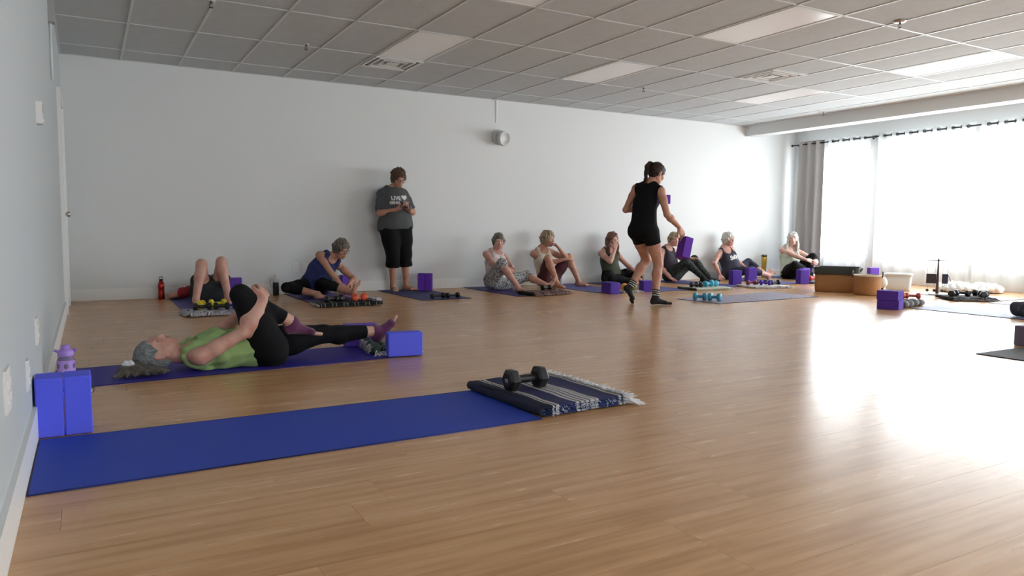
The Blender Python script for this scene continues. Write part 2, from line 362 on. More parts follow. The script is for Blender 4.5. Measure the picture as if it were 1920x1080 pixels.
sprinkler(10.30, 8.00, 'small dark sprinkler head next to the dropped beam')
sprinkler(6.46, 4.245, 'chrome-ringed sprinkler head in the white ceiling grid at the upper right', True)
sprinkler(.967, 6.86, 'dark sprinkler head at the top edge of the picture, upper left')
# wall fittings
def plate(name, loc, axis, w, h, label, cat, group=None, kind='outlet'):
    t = empty(name, loc, rot=(0,0,0) if axis == 'y' else (0,0,PI/2))     # local -y faces the room for the back wall
    tag(t, label, cat, group)
    bm = bmesh.new(); box(bm, -w/2, w/2, -.007, 0, -h/2, h/2); build('cover_plate', bm, M_PLUG, t, bevel=.002)
    if kind == 'outlet':
        for z in (-.021, .021):
            bm = bmesh.new(); box(bm, -.016, .016, -.010, -.0071, z-.014, z+.014); s = build('socket', bm, M_TRIM, t, bevel=.001)
            bm = bmesh.new(); box(bm, -.008, -.005, -.0112, -.0101, z-.006, z+.006); box(bm, .005, .008, -.0112, -.0101, z-.005, z+.005); build('slot', bm, M_DARK, s)
    elif kind == 'switch':
        bm = bmesh.new(); box(bm, -.016, .016, -.012, -.0071, -.033, .033); build('rocker', bm, M_TRIM, t, bevel=.001)
    return t
plate('wall_outlet', (2.355, YB, .35), 'y', .075, .118, 'left white outlet plate low on the back wall beside the woman in navy', 'outlet')
plate('wall_outlet', (2.475, YB, .35), 'y', .075, .118, 'right white switch plate low on the back wall beside the woman in navy', 'outlet', kind='switch')
def lplate(y, z, w, h, label, n=1, group=None, cat='outlet', name='wall_outlet'):
    t = empty(name, (X0, y, z), rot=(0,0,PI/2)); tag(t, label, cat, group)
    t.rotation_euler = (0,0,PI/2)                                     # local -y points to +x
    bm = bmesh.new(); box(bm, -w/2, w/2, -.008, 0, -h/2, h/2); build('cover_plate', bm, M_PLUG, t, bevel=.002)
    for k in range(n):
        xx = (k-(n-1)/2)*.046
        for zz in (-.021, .021):
            bm = bmesh.new(); box(bm, xx-.016, xx+.016, -.0115, -.0081, zz-.014, zz+.014); build('socket', bm, M_TRIM, t, bevel=.001)
    return t
lplate(3.93, .40, .12, .12, 'double white outlet plate on the left wall above the lilac bottle', 2)
lplate(2.52, .405, .12, .125, 'nearest white outlet plate at the left picture edge', 2)
t = lplate(3.30, .31, .075, .118, 'small white outlet plate on the left wall just beside the blue blocks', 1)
t = empty('thermostat', (X0, 4.73, 1.467), rot=(0,0,PI/2)); tag(t, 'small white thermostat high on the left wall', 'thermostat')
bm = bmesh.new(); box(bm, -.04, .04, -.028, 0, -.058, .058); build('body', bm, M_PLUG, t, bevel=.005)
bm = bmesh.new(); box(bm, -.03, .03, -.030, -.0281, .005, .045); build('display', bm, mat('thermostat_display', (.35,.38,.36), .3), t)
bm = bmesh.new(); box(bm, -.014, .014, -.034, -.0281, -.045, -.03); build('lever', bm, M_TRIM, t)
# thin conduit dropping down the left wall near its far end
t = empty('wall_conduit', (X0, 7.0, 2.0)); tag(t, 'thin painted conduit running down from the ceiling on the left wall', 'conduit')
bm = bmesh.new(); tube(bm, [(.012,0,.02),(.012,0,.46)], .009, 10); build('pipe', bm, M_WALL, t)
bm = bmesh.new(); box(bm, .0, .045, -.05, .05, .46, .775); build('junction_box', bm, mat('grey_box_paint', (.35,.36,.36), .5), t, bevel=.004)
# round wall fixture and its conduit on the back wall
M_FIX = mat('fixture_grey', (.62,.63,.62), .5)
t = empty('wall_speaker', (5.38, YB, 2.235)); tag(t, 'round grey fixture with a tilted drum head high on the back wall', 'speaker')
bm = bmesh.new(); lathe(bm, [(.112,0),(.112,.03),(.10,.045),(.03,.05)], 32, Matrix.Rotation(PI/2,4,'X')); build('back_plate', bm, M_FIX, t)
bm = bmesh.new(); tube(bm, [(0,-.04,0),(.01,-.10,-.02)], .022, 12); build('neck', bm, M_FIX, t)
bm = bmesh.new(); lathe(bm, [(.0,-.05),(.085,-.05),(.108,-.03),(.112,.02),(.104,.036),(.09,.040),(.088,.034),(.0,.034)], 32, Matrix.Translation((.012,-.135,-.028)) @ Matrix.Rotation(math.radians(12),4,'Z') @ Matrix.Rotation(math.radians(98),4,'X')); build('drum', bm, M_FIX, t)
t = empty('cable_cover', (5.345, YB, 2.46)); tag(t, 'short white cable cover running up the back wall above the round fixture', 'cable')
bm = bmesh.new(); box(bm, -.012, .012, -.012, -.0, .0, .315); build('channel', bm, M_PLUG, t, bevel=.002)
bm = bmesh.new(); box(bm, -.015, .015, -.016, -.0, -.012, .0); build('end_cap', bm, M_PLUG, t)
# --- curtain rod, grommet curtain and sheers
M_ROD = mat('black_rod_metal', (.02,.02,.022), .4, .5)
XR = X1-.12
def rod(y0, y1, label):
    t = empty('curtain_rod', (XR, (y0+y1)/2, 2.50)); tag(t, label, 'rod')
    h = (y1-y0)/2
    bm = bmesh.new(); tube(bm, [(0,-h,0),(0,h,0)], .0125, 12); build('pole', bm, M_ROD, t)
    for s in (-1, 1):
        bm = bmesh.new(); lathe(bm, [(0,0),(.02,.0),(.022,.02),(.016,.035),(0,.04)], 14, Matrix.Translation((0,s*h,0)) @ Matrix.Rotation(-s*PI/2,4,'X')); build('finial', bm, M_ROD, t)
    n = max(2, int(h*2/1.6)+1)
    for k in range(n):
        yy = -h+.06+(2*h-.12)*k/(n-1)
        bm = bmesh.new(); tube(bm, [(0,yy,0),(.12,yy,0)], .007, 8); lathe(bm, [(.028,0),(.028,.008),(.01,.012)], 12, Matrix.Translation((.119,yy,0)) @ Matrix.Rotation(-PI/2,4,'Y')); build('bracket', bm, M_ROD, t)
rod(8.14, 9.80, 'short black curtain rod holding the grey curtain in the far corner')
rod(4.62, 8.06, 'long black curtain rod above the bright sheer curtains')
rod(-1.9, 4.5, 'black curtain rod over the nearer windows outside the picture')
M_SHEER = bpy.data.materials.new('sheer_voile'); M_SHEER.use_nodes = True; nt = M_SHEER.node_tree; nt.nodes.clear()
out = nt.nodes.new('ShaderNodeOutputMaterial'); tp = nt.nodes.new('ShaderNodeBsdfTransparent'); tl = nt.nodes.new('ShaderNodeBsdfTranslucent'); df = nt.nodes.new('ShaderNodeBsdfDiffuse')
for n_ in (tl, df): n_.inputs['Color'].default_value = (.92,.95,.96,1)
tp.inputs['Color'].default_value = (.97,.98,.97,1)
m1 = nt.nodes.new('ShaderNodeMixShader'); m1.inputs[0].default_value = .45; nt.links.new(tl.outputs[0], m1.inputs[1]); nt.links.new(df.outputs[0], m1.inputs[2])
m2 = nt.nodes.new('ShaderNodeMixShader'); m2.inputs[0].default_value = .52; nt.links.new(tp.outputs[0], m2.inputs[1]); nt.links.new(m1.outputs[0], m2.inputs[2]); nt.links.new(m2.outputs[0], out.inputs[0])
M_GREYC = mat('grey_curtain_cloth', (.45,.44,.435), .85, spec=.15, bump=(400,.2))
def curtain(name, y0, y1, m, label, folds, amp, thick=0., seed=1, grom=True, z0=.02, ztop=2.555):
    t = empty(name, (XR, (y0+y1)/2, 0)); tag(t, label, 'curtain')
    R = rnd(seed); ny, nz = folds*10, 16; h = (y1-y0)/2
    ph = [R.uniform(-.5,.5) for _ in range(4)]
    bm = bmesh.new(); grid = []
    def xx(u, v): 
        a = 2*PI*folds*u
        s = math.sin(a)*(.85+.3*math.sin(3.1*u*folds+ph[0])*(1-v)) + .25*math.sin(2.3*a+ph[1])*(1-v)
        return amp*s
    for layer in ((0., 1) if thick else (0.,)):
        g = []
        for iz in range(nz+1):
            v = iz/nz; row = []
            for iy in range(ny+1):
                u = iy/ny; yy = -h+2*h*u + .02*(1-v)*math.sin(9*u+ph[2])
                row.append(bm.verts.new((xx(u,v)+(thick if layer else 0), yy, z0+(ztop-z0)*v)))
            g.append(row)
        for iz in range(nz):
            for iy in range(ny):
                q = (g[iz][iy], g[iz][iy+1], g[iz+1][iy+1], g[iz+1][iy]); f = bm.faces.new(q if not layer else q[::-1]); f.smooth = True
        grid.append(g)
    if thick:
        a, b = grid
        for (p, q) in ((0,0),(nz,nz)):
            for iy in range(ny): bm.faces.new((a[p][iy], b[p][iy], b[p][iy+1], a[p][iy+1]))
        for iy in (0, ny):
            for iz in range(nz): bm.faces.new((a[iz][iy], a[iz+1][iy], b[iz+1][iy], b[iz][iy]))
    build('cloth', bm, m, t)
    if grom:
        for k in range(2*folds):
            u = (k+.5)/(2*folds)*1.0; u = k/(2*folds)+.0
            yy = -h+2*h*u
            if k == 0: continue
            bm = bmesh.new(); lathe(bm, [(.021,-.004),(.027,-.004),(.029,0),(.027,.004),(.021,.004),(.021,-.004)], 18, Matrix.Translation((0,yy,2.50)) @ Matrix.Rotation(math.radians(45 if k%2 else -45),4,'Z') @ Matrix.Rotation(PI/2,4,'Y'), cap=False)
            build('grommet', bm, M_CHROME if m is M_GREYC else M_ROD, t)
    return t
curtain('grommet_curtain', 9.10, 9.66, M_GREYC, 'grey grommet curtain hanging in the far right corner', 3, .045, .003, 3)
curtain('sheer_curtain', 8.17, 9.02, M_SHEER, 'narrow white sheer curtain right next to the grey curtain', 4, .025, 0, 5)
curtain('sheer_curtain', 6.42, 8.03, M_SHEER, 'white sheer curtain glowing behind the tan baskets', 7, .03, 0, 7)
curtain('sheer_curtain', 4.66, 6.36, M_SHEER, 'white sheer curtain glowing behind the fluffy white floor cushion', 7, .03, 0, 9)
curtain('sheer_curtain', 1.4, 4.5, M_SHEER, 'white sheer curtain beyond the right picture edge', 12, .03, 0, 11, grom=False)
curtain('sheer_curtain', -1.9, 1.2, M_SHEER, 'white sheer curtain over the window nearest the rear wall', 12, .03, 0, 13, grom=False)
# ================================================================ smooth solids from blended shapes (used for people, hair, clothes, fluffy things)
def V(*a): return np.array(a if len(a) > 1 else a[0], float)
def nrm(v): v = np.asarray(v, float); return v/(np.linalg.norm(v)+1e-12)
def orth(v, ax): v = np.asarray(v, float); ax = nrm(ax); return nrm(v-ax*(v@ax))
def cap(a, b, ra, rb=None, side=None, q=1., k=.02, tagn='', cut=(), m=0):
    a, b = V(a), V(b); rb = ra if rb is None else rb; ax = nrm(b-a) if np.linalg.norm(b-a) > 1e-6 else V(0,0,1)
    if side is None: side = V(1,0,0) if abs(ax[0]) < .8 else V(0,1,0)
    s = orth(side, ax); w = np.cross(ax, s)
    return dict(t='c', a=a, h=np.linalg.norm(b-a), ax=ax, s=s, w=w, ra=ra, rb=rb, q=q, k=k, tag=tagn, cut=list(cut), m=m, ctr=(a+b)/2, R=np.linalg.norm(b-a)/2+max(ra,rb)*max(1,q))
def ell(c, r, ax=None, k=.02, tagn='', cut=(), m=0):
    """ellipsoid; ax = 3 rows of local axes"""
    return dict(t='e', c=V(c), r=V(r), A=np.array(ax if ax is not None else np.eye(3), float), k=k, tag=tagn, cut=list(cut), m=m, ctr=V(c), R=max(r))
def inflate(p, e, cut=None, k=None):
    p = dict(p)
    if p['t'] == 'c': p['ra'] += e; p['rb'] += e
    else: p['r'] = p['r']+e
    p['R'] += max(e,0)
    if cut is not None: p['cut'] = p['cut']+list(cut)
    if k: p['k'] = k
    return p
def pdist(p, x, y, z):
    if p['t'] == 'c':
        x = x-p['a'][0]; y = y-p['a'][1]; z = z-p['a'][2]
        L = p['ax'][0]*x+p['ax'][1]*y+p['ax'][2]*z; u = p['s'][0]*x+p['s'][1]*y+p['s'][2]*z; v = (p['w'][0]*x+p['w'][1]*y+p['w'][2]*z)/p['q']
        h = max(p['h'], 1e-6); t = np.clip(L/h, 0, 1); e = L-t*h
        d = (np.sqrt(u*u+v*v+e*e)-(p['ra']+(p['rb']-p['ra'])*t))*((p['q']+1)/2 if p['q'] < 1 else 1)
    else:
        x = x-p['c'][0]; y = y-p['c'][1]; z = z-p['c'][2]; A = p['A']; r = p['r']
        u = (A[0][0]*x+A[0][1]*y+A[0][2]*z)/r[0]; v = (A[1][0]*x+A[1][1]*y+A[1][2]*z)/r[1]; w = (A[2][0]*x+A[2][1]*y+A[2][2]*z)/r[2]
        k0 = np.sqrt(u*u+v*v+w*w); k1 = np.sqrt((u/r[0])**2+(v/r[1])**2+(w/r[2])**2)+1e-9; d = k0*(k0-1)/k1
    return d
def pcut(p, d, x, y, z):
    for pt, n in p['cut']: d = np.maximum(d, (x-pt[0])*n[0]+(y-pt[1])*n[1]+(z-pt[2])*n[2])
    return d
def solid(adds, subs=(), vox=.006, planes=(), wr=None, fl=None):
    """polygonise a smooth union of shapes minus others; planes = half-spaces kept below (point, normal); wr = wrinkles (amplitude, frequency, seed)"""
    lo = np.min([p['ctr']-p['R'] for p in adds], axis=0)-3*vox; hi = np.max([p['ctr']+p['R'] for p in adds], axis=0)+3*vox
    n = np.ceil((hi-lo)/vox).astype(int)+1
    D = np.full(n, .2, np.float32)
    ax = [(lo[i]+vox*np.arange(n[i])).astype(np.float32) for i in range(3)]
    def sub(p, pad):
        a = np.maximum(0, np.floor((p['ctr']-p['R']-pad-lo)/vox).astype(int)); b = np.minimum(n, np.ceil((p['ctr']+p['R']+pad-lo)/vox).astype(int)+1)
        if np.any(a >= b): return None
        return tuple(slice(a[i], b[i]) for i in range(3))
    for p in adds:
        s = sub(p, p['k']+2.5*vox)
        if s is None: continue
        x, y, z = ax[0][s[0]][:,None,None], ax[1][s[1]][None,:,None], ax[2][s[2]][None,None,:]
        d = pcut(p, pdist(p, x, y, z), x, y, z); o = D[s]; k = p['k']
        h = np.maximum(k-np.abs(o-d), 0)/k; D[s] = np.minimum(o, d)-h*h*k*.25
    if wr:
        amp, fr, sd = wr; R = rnd(sd); W = np.zeros_like(D)
        for q in range(7):
            v = nrm([R.gauss(0,1), R.gauss(0,1), R.gauss(0,1)])*fr*R.uniform(.6,1.7); ph = R.uniform(0,6.28)
            W += np.sin((ax[0]*v[0])[:,None,None]+(ax[1]*v[1])[None,:,None]+(ax[2]*v[2])[None,None,:]+ph).astype(np.float32)
        D += amp/2.6*W
    for p in subs:
        s = sub(p, p['k']+2.5*vox)
        if s is None: continue
        x, y, z = ax[0][s[0]][:,None,None], ax[1][s[1]][None,:,None], ax[2][s[2]][None,None,:]
        d = -pcut(p, pdist(p, x, y, z), x, y, z); o = D[s]; k = p['k']
        h = np.maximum(k-np.abs(o-d), 0)/k; D[s] = np.maximum(o, d)+h*h*k*.25
    X, Y, Z = ax[0][:,None,None], ax[1][None,:,None], ax[2][None,None,:]
    for pt, nn in planes: D = np.maximum(D, ((X-pt[0])*nn[0]+(Y-pt[1])*nn[1]+(Z-pt[2])*nn[2]).astype(np.float32))
    if fl is not None: D = np.maximum(D, fl-Z)
    D[0]=D[-1]=.2; D[:,0]=D[:,-1]=.2; D[:,:,0]=D[:,:,-1]=.2
    return nets(D, lo, vox)
_C8 = [(0,0,0),(1,0,0),(0,1,0),(1,1,0),(0,0,1),(1,0,1),(0,1,1),(1,1,1)]
_E12 = [(0,1),(2,3),(4,5),(6,7),(0,2),(1,3),(4,6),(5,7),(0,4),(1,5),(2,6),(3,7)]
def nets(D, lo, vox):
    S = D < 0; nx, ny, nz = D.shape
    c = sum(S[i:nx-1+i, j:ny-1+j, k:nz-1+k].astype(np.int8) for i,j,k in _C8)
    act = (c > 0) & (c < 8); I = np.argwhere(act); idm = np.full(act.shape, -1, np.int32); idm[act] = np.arange(len(I))
    vals = [D[I[:,0]+i, I[:,1]+j, I[:,2]+k] for i,j,k in _C8]
    pos = np.zeros((len(I),3)); cnt = np.zeros(len(I))
    for a, b in _E12:
        da, db = vals[a], vals[b]; m = (da < 0) != (db < 0); t = np.where(m, da/(da-db+1e-20), 0)
        ca, cb = np.array(_C8[a],float), np.array(_C8[b],float); pos += m[:,None]*(ca+(cb-ca)*t[:,None]); cnt += m
    P = lo+vox*(I+pos/cnt[:,None])
    Q = []
    for axis in range(3):
        if axis == 0: A, B = S[:-1,1:-1,1:-1], S[1:,1:-1,1:-1]
        elif axis == 1: A, B = S[1:-1,:-1,1:-1], S[1:-1,1:,1:-1]
        else: A, B = S[1:-1,1:-1,:-1], S[1:-1,1:-1,1:]
        for flip, M in ((0, A & ~B), (1, ~A & B)):
            e = np.argwhere(M)
            if not len(e): continue
            o = np.ones(3, int); o[axis] = 0; e = e+o
            u, v = (axis+1)%3, (axis+2)%3; du = np.zeros(3,int); du[u] = 1; dv = np.zeros(3,int); dv[v] = 1
            q = [idm[tuple((e-du-dv).T)], idm[tuple((e-dv).T)], idm[tuple(e.T)], idm[tuple((e-du).T)]]
            q = np.stack(q if not flip else q[::-1], 1); Q.append(q)
    return P.astype(np.float32), np.concatenate(Q).astype(np.int32)
def npmesh(name, P, Q, mats=(), fm=None, smooth=True):
    me = bpy.data.meshes.new(name); me.vertices.add(len(P)); me.vertices.foreach_set('co', P.ravel().astype(np.float32))
    me.loops.add(Q.size); me.loops.foreach_set('vertex_index', Q.ravel()); me.polygons.add(len(Q))
    me.polygons.foreach_set('loop_start', np.arange(0, Q.size, Q.shape[1], dtype=np.int32)); me.polygons.foreach_set('loop_total', np.full(len(Q), Q.shape[1], np.int32))
    for m in mats: me.materials.append(m)
    if fm is not None: me.polygons.foreach_set('material_index', fm.astype(np.int32))
    me.update(calc_edges=True); me.polygons.foreach_set('use_smooth', np.full(len(Q), smooth)); me.validate()
    return me
def sobj(name, adds, m, parent, origin, subs=(), vox=.006, planes=(), wr=None, extra=(), fl=None):
    """extra: [(prims, material)] - faces near those shapes take that material"""
    P, Q = solid(adds, subs, vox, planes, wr, fl)
    fm = None; mats = [m]
    if extra:
        C = P[Q].mean(1); fm = np.zeros(len(Q), int)
        for k, (prims, mm, eps) in enumerate(extra):
            d = np.min([pdist(p, C[:,0], C[:,1], C[:,2]) for p in prims], axis=0); fm[d < eps] = k+1; mats.append(mm)
    me = npmesh(name, P-np.array(origin, np.float32), Q, mats, fm)
    return mobj(name, me, parent)
# ================================================================ people
def ik(a, t, l1, l2, pole):
    d = t-a; L = np.linalg.norm(d); mx = (l1+l2)*.998
    if L > mx: t = a+d*mx/L; d = t-a; L = mx
    L = max(L, abs(l1-l2)+.01); n = nrm(d); x = (l1*l1-l2*l2+L*L)/(2*L); h = math.sqrt(max(l1*l1-x*x, 0))
    return a+n*x+orth(pole, n)*h, t
M_EYE = mat('eye_white', (.75,.73,.70), .2); M_IRIS = mat('iris', (.04,.03,.025), .15)
class Body: pass
def make_body(sp):
    """lay out the joints and the blended shapes of one body from its pose; returns tagged shapes by region"""
    B = Body(); S = sp.get('s', 1.); w = sp.get('w', 1.); f = sp.get('fem', 1); mu = sp.get('limb', 1.)
    Pv, N, Hc = V(sp['pelvis']), V(sp['neck']), V(sp['head'])
    up0 = nrm(N-Pv); M = (Pv+N)/2+V(sp.get('bend', (0,0,0)))
    axl, axu = nrm(M-Pv), nrm(N-M); L0 = orth(sp['pside'], axl); L1 = orth(sp.get('sside', sp['pside']), axu)
    F0, F1 = np.cross(L0, axl), np.cross(L1, axu)
    B.S, B.Pv, B.N, B.M, B.L0, B.L1, B.F0, B.F1, B.axl, B.axu, B.Hc = S, Pv, N, M, L0, L1, F0, F1, axl, axu, Hc
    T = {}
    def path(t):
        t2 = t*2
        return (Pv+(M-Pv)*t2) if t <= .5 else (M+(N-M)*(t2-1))
    def fr(t):
        e = min(max((t-.3)/.4,0),1); L = nrm(L0*(1-e)+L1*e); a = nrm(axl*(1-e)+axu*e); L = orth(L, a); return np.array([L, np.cross(L, a), a])
    A0, Am, A1 = fr(0), fr(.45), fr(1)
    bl = sp.get('belly', 0)
    T['torso'] = [ell(Pv+axl*.035*S-F0*.005, (.158*w*S, .108*w*S, .125*S), A0, .05, 'torso'), ell(path(.33)+F0*(.004+bl*.5), (.130*w*S, (.098+bl)*w*S, .13*S), Am, .06, 'torso'),
                  ell(path(.60), (.135*w*S, .100*w*S, .15*S), A1, .05, 'torso'), ell(path(.84)-F1*.006, (.128*S, .080*S*w, .085*S), A1, .05, 'torso')]
    T['glute'] = [ell(Pv+L0*s*.078*S-F0*.045*S-axl*.01, (.085*w*S, .085*w*S, .09*S), A0, .05, 'glute') for s in (1,-1)]
    T['breast'] = [ell(path(.64)+L1*s*.068*S+F1*.072*w*S, (.058*S, .052*S, .058*S), A1, .04, 'breast') for s in (1,-1)] if f else [ell(path(.70)+L1*s*.06*S+F1*.06*S, (.07*S,.035*S,.06*S), A1, .05, 'breast') for s in (1,-1)]
    shw = sp.get('shw', .150 if f else .175)*S
    SJ = {}
    for sd, s in (('L',1),('R',-1)): SJ[sd] = N-axu*.080*S+L1*s*shw+V(sp.get('sh'+sd, (0,0,0)))
    T['trap'] = []
    for sd, s in (('L',1),('R',-1)):
        T['trap'].append(cap(N+axu*.012*S+L1*s*.02, SJ[sd]+axu*.006*S-L1*s*.02, .040*S, .034*S, L1, .9, .04, 'trap'))
        T['trap'].append(cap(path(.84)+L1*s*.06*S, SJ[sd], .055*S, .041*S, L1, 1, .05, 'trap'))
    hu = nrm(V(sp.get('hup', Hc-N))); Fh = orth(sp['face'], hu); Lh = np.cross(hu, Fh); B.hu, B.Fh, B.Lh = hu, Fh, Lh
    T['neck'] = [cap(N-axu*.02*S, Hc-hu*.055*S-Fh*.018*S, (.046 if f else .056)*S, (.044 if f else .053)*S, k=.035, tagn='neck')]
    # head
    hs = S*sp.get('hs', 1.)*1.02; HA = np.array([Lh, Fh, hu]); H = lambda l, ff, u: Hc+(Lh*l+Fh*ff+hu*u)*hs
    B.H, B.hs, B.HA = H, hs, HA
    T['head'] = [ell(H(0,-.008,.022), V(.073,.092,.086)*hs, HA, .02, 'head'), ell(H(0,.030,-.030), V(.055,.060,.079)*hs, HA, .03, 'head'),
                 cap(H(.022,.042,-.086), H(-.022,.042,-.086), .020*hs, k=.035, tagn='head'), cap(H(0,.066,-.092), H(0,.062,-.096), .016*hs, k=.02, tagn='head'),
                 cap(H(.045,-.0,-.055), H(.024,.045,-.083), .018*hs, .016*hs, k=.03, tagn='head'), cap(H(-.045,-.0,-.055), H(-.024,.045,-.083), .018*hs, .016*hs, k=.03, tagn='head'),
                 cap(H(.036,.076,.022), H(-.036,.076,.022), .011*hs, k=.014, tagn='head'), ell(H(.036,.060,-.028), V(.024,.022,.022)*hs, HA, .02, 'head'), ell(H(-.036,.060,-.028), V(.024,.022,.022)*hs, HA, .02, 'head'),
                 cap(H(0,.084,.008), H(0,.106,-.030), .0075*hs, .0105*hs, k=.010, tagn='head'), cap(H(.010,.092,-.036), H(-.010,.092,-.036), .0085*hs, k=.008, tagn='head'),
                 ell(H(0,.076,-.060), V(.030,.018,.022)*hs, HA, .015, 'head')]
    B.lips = [ell(H(0,.090,-.0555), V(.021,.010,.0045)*hs, HA, .004, 'lip'), ell(H(0,.0895,-.0655), V(.019,.010,.006)*hs, HA, .004, 'lip')]
    T['head'] += B.lips
    for s in (1,-1): T['head'] += [ell(H(s*.074,-.008,-.012), V(.009,.019,.031)*hs, HA, .006, 'ear'), cap(H(s*.078,-.014,.010), H(s*.078,-.014,-.006), .010*hs, k=.005, tagn='ear')]
    B.eyesub = [ell(H(s*.032,.094,.003), V(.017,.013,.0095)*hs, HA, .008) for s in (1,-1)]
    B.eyes = [H(s*.032,.0705,.002) for s in (1,-1)]
    # limbs
    ua, fa, th, shn = .275*S, .235*S, .400*S*sp.get('lg',1), .395*S*sp.get('lg',1); B.J = {}
    for sd, s in (('L',1),('R',-1)):
        ar = sp['arm'+sd]; el, wr = ik(SJ[sd], V(ar['w']), ua, fa, V(ar['p']))
        B.J['el'+sd], B.J['wr'+sd], B.J['sh'+sd] = el, wr, SJ[sd]
        T['uarm'+sd] = [cap(SJ[sd], SJ[sd]+(el-SJ[sd])*.35, .045*S*mu, .044*S*mu, k=.03, tagn='uarm'), cap(SJ[sd]+(el-SJ[sd])*.35, el, .046*S*mu, .036*S*mu, k=.02, tagn='uarm')]
        mid = el+(wr-el)*.28
        T['farm'+sd] = [cap(el, mid, .035*S*mu, .040*S*mu, k=.02, tagn='farm'), cap(mid, wr, .040*S*mu, .0245*S*mu, k=.02, tagn='farm')]
        hd = ar.get('hd', nrm(wr-el)); hd = nrm(V(hd)); pn = orth(ar.get('pn', (0,0,-1)), hd); th_ = nrm(np.cross(hd, pn))*(1 if sd == 'L' else -1)*-1
        if 'th' in ar: th_ = orth(ar['th'], hd)*1.; pn = orth(pn-th_*(pn@th_), hd)
        cu = ar.get('curl', .35); sp_ = ar.get('spread', 1.); hz = S*1.0
        Hn = []
        for i, (off, bs) in enumerate(((.030,.082),(.010,.087),(-.010,.084),(-.029,.076))):
            kn = wr+hd*bs*hz+th_*off*hz
            Hn.append(cap(wr+hd*.015*hz+th_*off*.55*hz, kn, .0145*hz, .0115*hz, k=.012, tagn='hand'))
            c = cu[i] if isinstance(cu, (tuple, list)) else cu
            d = nrm(hd+th_*off*3*sp_*.4); p = kn+th_*off*.12*sp_; ln = (.040,.044,.041,.032)[i]*hz; ang = 0
            for j, (fl_, rr) in enumerate(((1.,.0092),(.62,.0085),(.5,.0075))):
                ang += c*(.75,1.0,.75)[j]; dd = nrm(d*math.cos(ang)+pn*math.sin(ang)); e = p+dd*ln*fl_
                Hn.append(cap(p, e, rr*hz, rr*hz*.93, k=.004, tagn='hand')); p = e
        tc = ar.get('tcurl', .5); p = wr+hd*.022*hz+th_*.020*hz; d = nrm(hd*.75+th_*.8+pn*.25)
        for j, (ln, rr) in enumerate(((.040,.0145),(.030,.0105),(.024,.009))):
            e = p+d*ln*hz; Hn.append(cap(p, e, rr*hz, rr*.85*hz, k=.008 if j else .016, tagn='hand')); p = e; d = nrm(d+(hd*.5-th_*.35+pn*.3)*tc)
        T['hand'+sd] = Hn
        HJ = Pv+L0*s*.088*S; lg = sp['leg'+sd]; kn, an = ik(HJ, V(lg['a']), th, shn, V(lg['p'])); B.J['kn'+sd], B.J['an'+sd], B.J['hp'+sd] = kn, an, HJ
        tw = sp.get('thigh', 1.)*mu
        bk = orth(lg['p'], nrm(an-HJ))*-1
        T['thigh'+sd] = [cap(HJ+(kn-HJ)*.04+L0*s*.008, HJ+(kn-HJ)*.45, .086*S*tw, .074*S*tw, k=.045, tagn='thigh'), cap(HJ+(kn-HJ)*.45, kn, .074*S*tw, .053*S*mu, k=.03, tagn='thigh')]
        sh_ax = nrm(an-kn); cb = orth(HJ-kn, sh_ax) if np.linalg.norm(np.cross(sh_ax, nrm(HJ-kn))) > .25 else orth(bk, sh_ax)
        cf = kn+(an-kn)*.30+cb*.014*S
        T['shin'+sd] = [cap(kn, cf, .049*S*mu, .053*S*mu, k=.03, tagn='shin'), cap(cf, an+sh_ax*-.02, .053*S*mu, .032*S*mu, k=.03, tagn='shin'), cap(kn, an, .040*S*mu, .030*S*mu, k=.02, tagn='shin')]
        fd = nrm(V(lg['f'])); fu = orth(lg.get('fu', -sh_ax), fd); fs = np.cross(fd, fu)*(1 if sd == 'R' else -1); fs_out = fs*-1
        fz = S*1.0; B.J['fd'+sd], B.J['fu'+sd] = fd, fu
        Ft = [cap(an+fd*-.028*fz-fu*.022*fz, an-fd*.030*fz-fu*.042*fz, .026*fz, .029*fz, k=.02, tagn='foot'), cap(an, an-fu*.02*fz, .032*fz, .034*fz, k=.02, tagn='foot'),
              cap(an+fd*.01*fz-fu*.025*fz, an+fd*.115*fz-fu*.052*fz, .034*fz, .020*fz, fs, .92, .02, 'foot'),
              cap(an+fd*.125*fz-fu*.056*fz+fs*.026*fz, an+fd*.115*fz-fu*.058*fz-fs*.030*fz, .0165*fz, .014*fz, k=.02, tagn='foot'), cap(an-fd*.02-fu*.05*fz-fs*.01, an+fd*.11*fz-fu*.058*fz-fs*.028*fz, .022*fz, .015*fz, k=.02, tagn='foot')]
        Tz = []
        for i in range(5):
            o = .028-.0145*i; b0 = an+fd*(.135-.006*i-.001*i*i)*fz-fu*.060*fz+fs*o*fz; ln = (.044,.034,.031,.027,.022)[i]; rr = (.0130,.0090,.0085,.008,.0075)[i]
            Tz.append(cap(b0, b0+fd*ln*fz-fu*.003, rr*fz, rr*.95*fz, k=.005, tagn='toe'))
        T['foot'+sd] = Ft; T['toe'+sd] = Tz
    B.T = T
    return B
ALLP = ['torso','glute','breast','trap','neck','head'] + [a+b for a in ('uarm','farm','hand','thigh','shin','foot','toe') for b in 'LR']
def lat(B, limb, t):
    """plane across a limb at fraction t (kept towards the body)"""
    if limb[:-1] in ('uarm',): a, b = B.J['sh'+limb[-1]], B.J['el'+limb[-1]]
    elif limb[:-1] == 'farm': a, b = B.J['el'+limb[-1]], B.J['wr'+limb[-1]]
    elif limb[:-1] == 'thigh': a, b = B.J['hp'+limb[-1]], B.J['kn'+limb[-1]]
    else: a, b = B.J['kn'+limb[-1]], B.J['an'+limb[-1]]
    return (a+(b-a)*t, nrm(b-a))
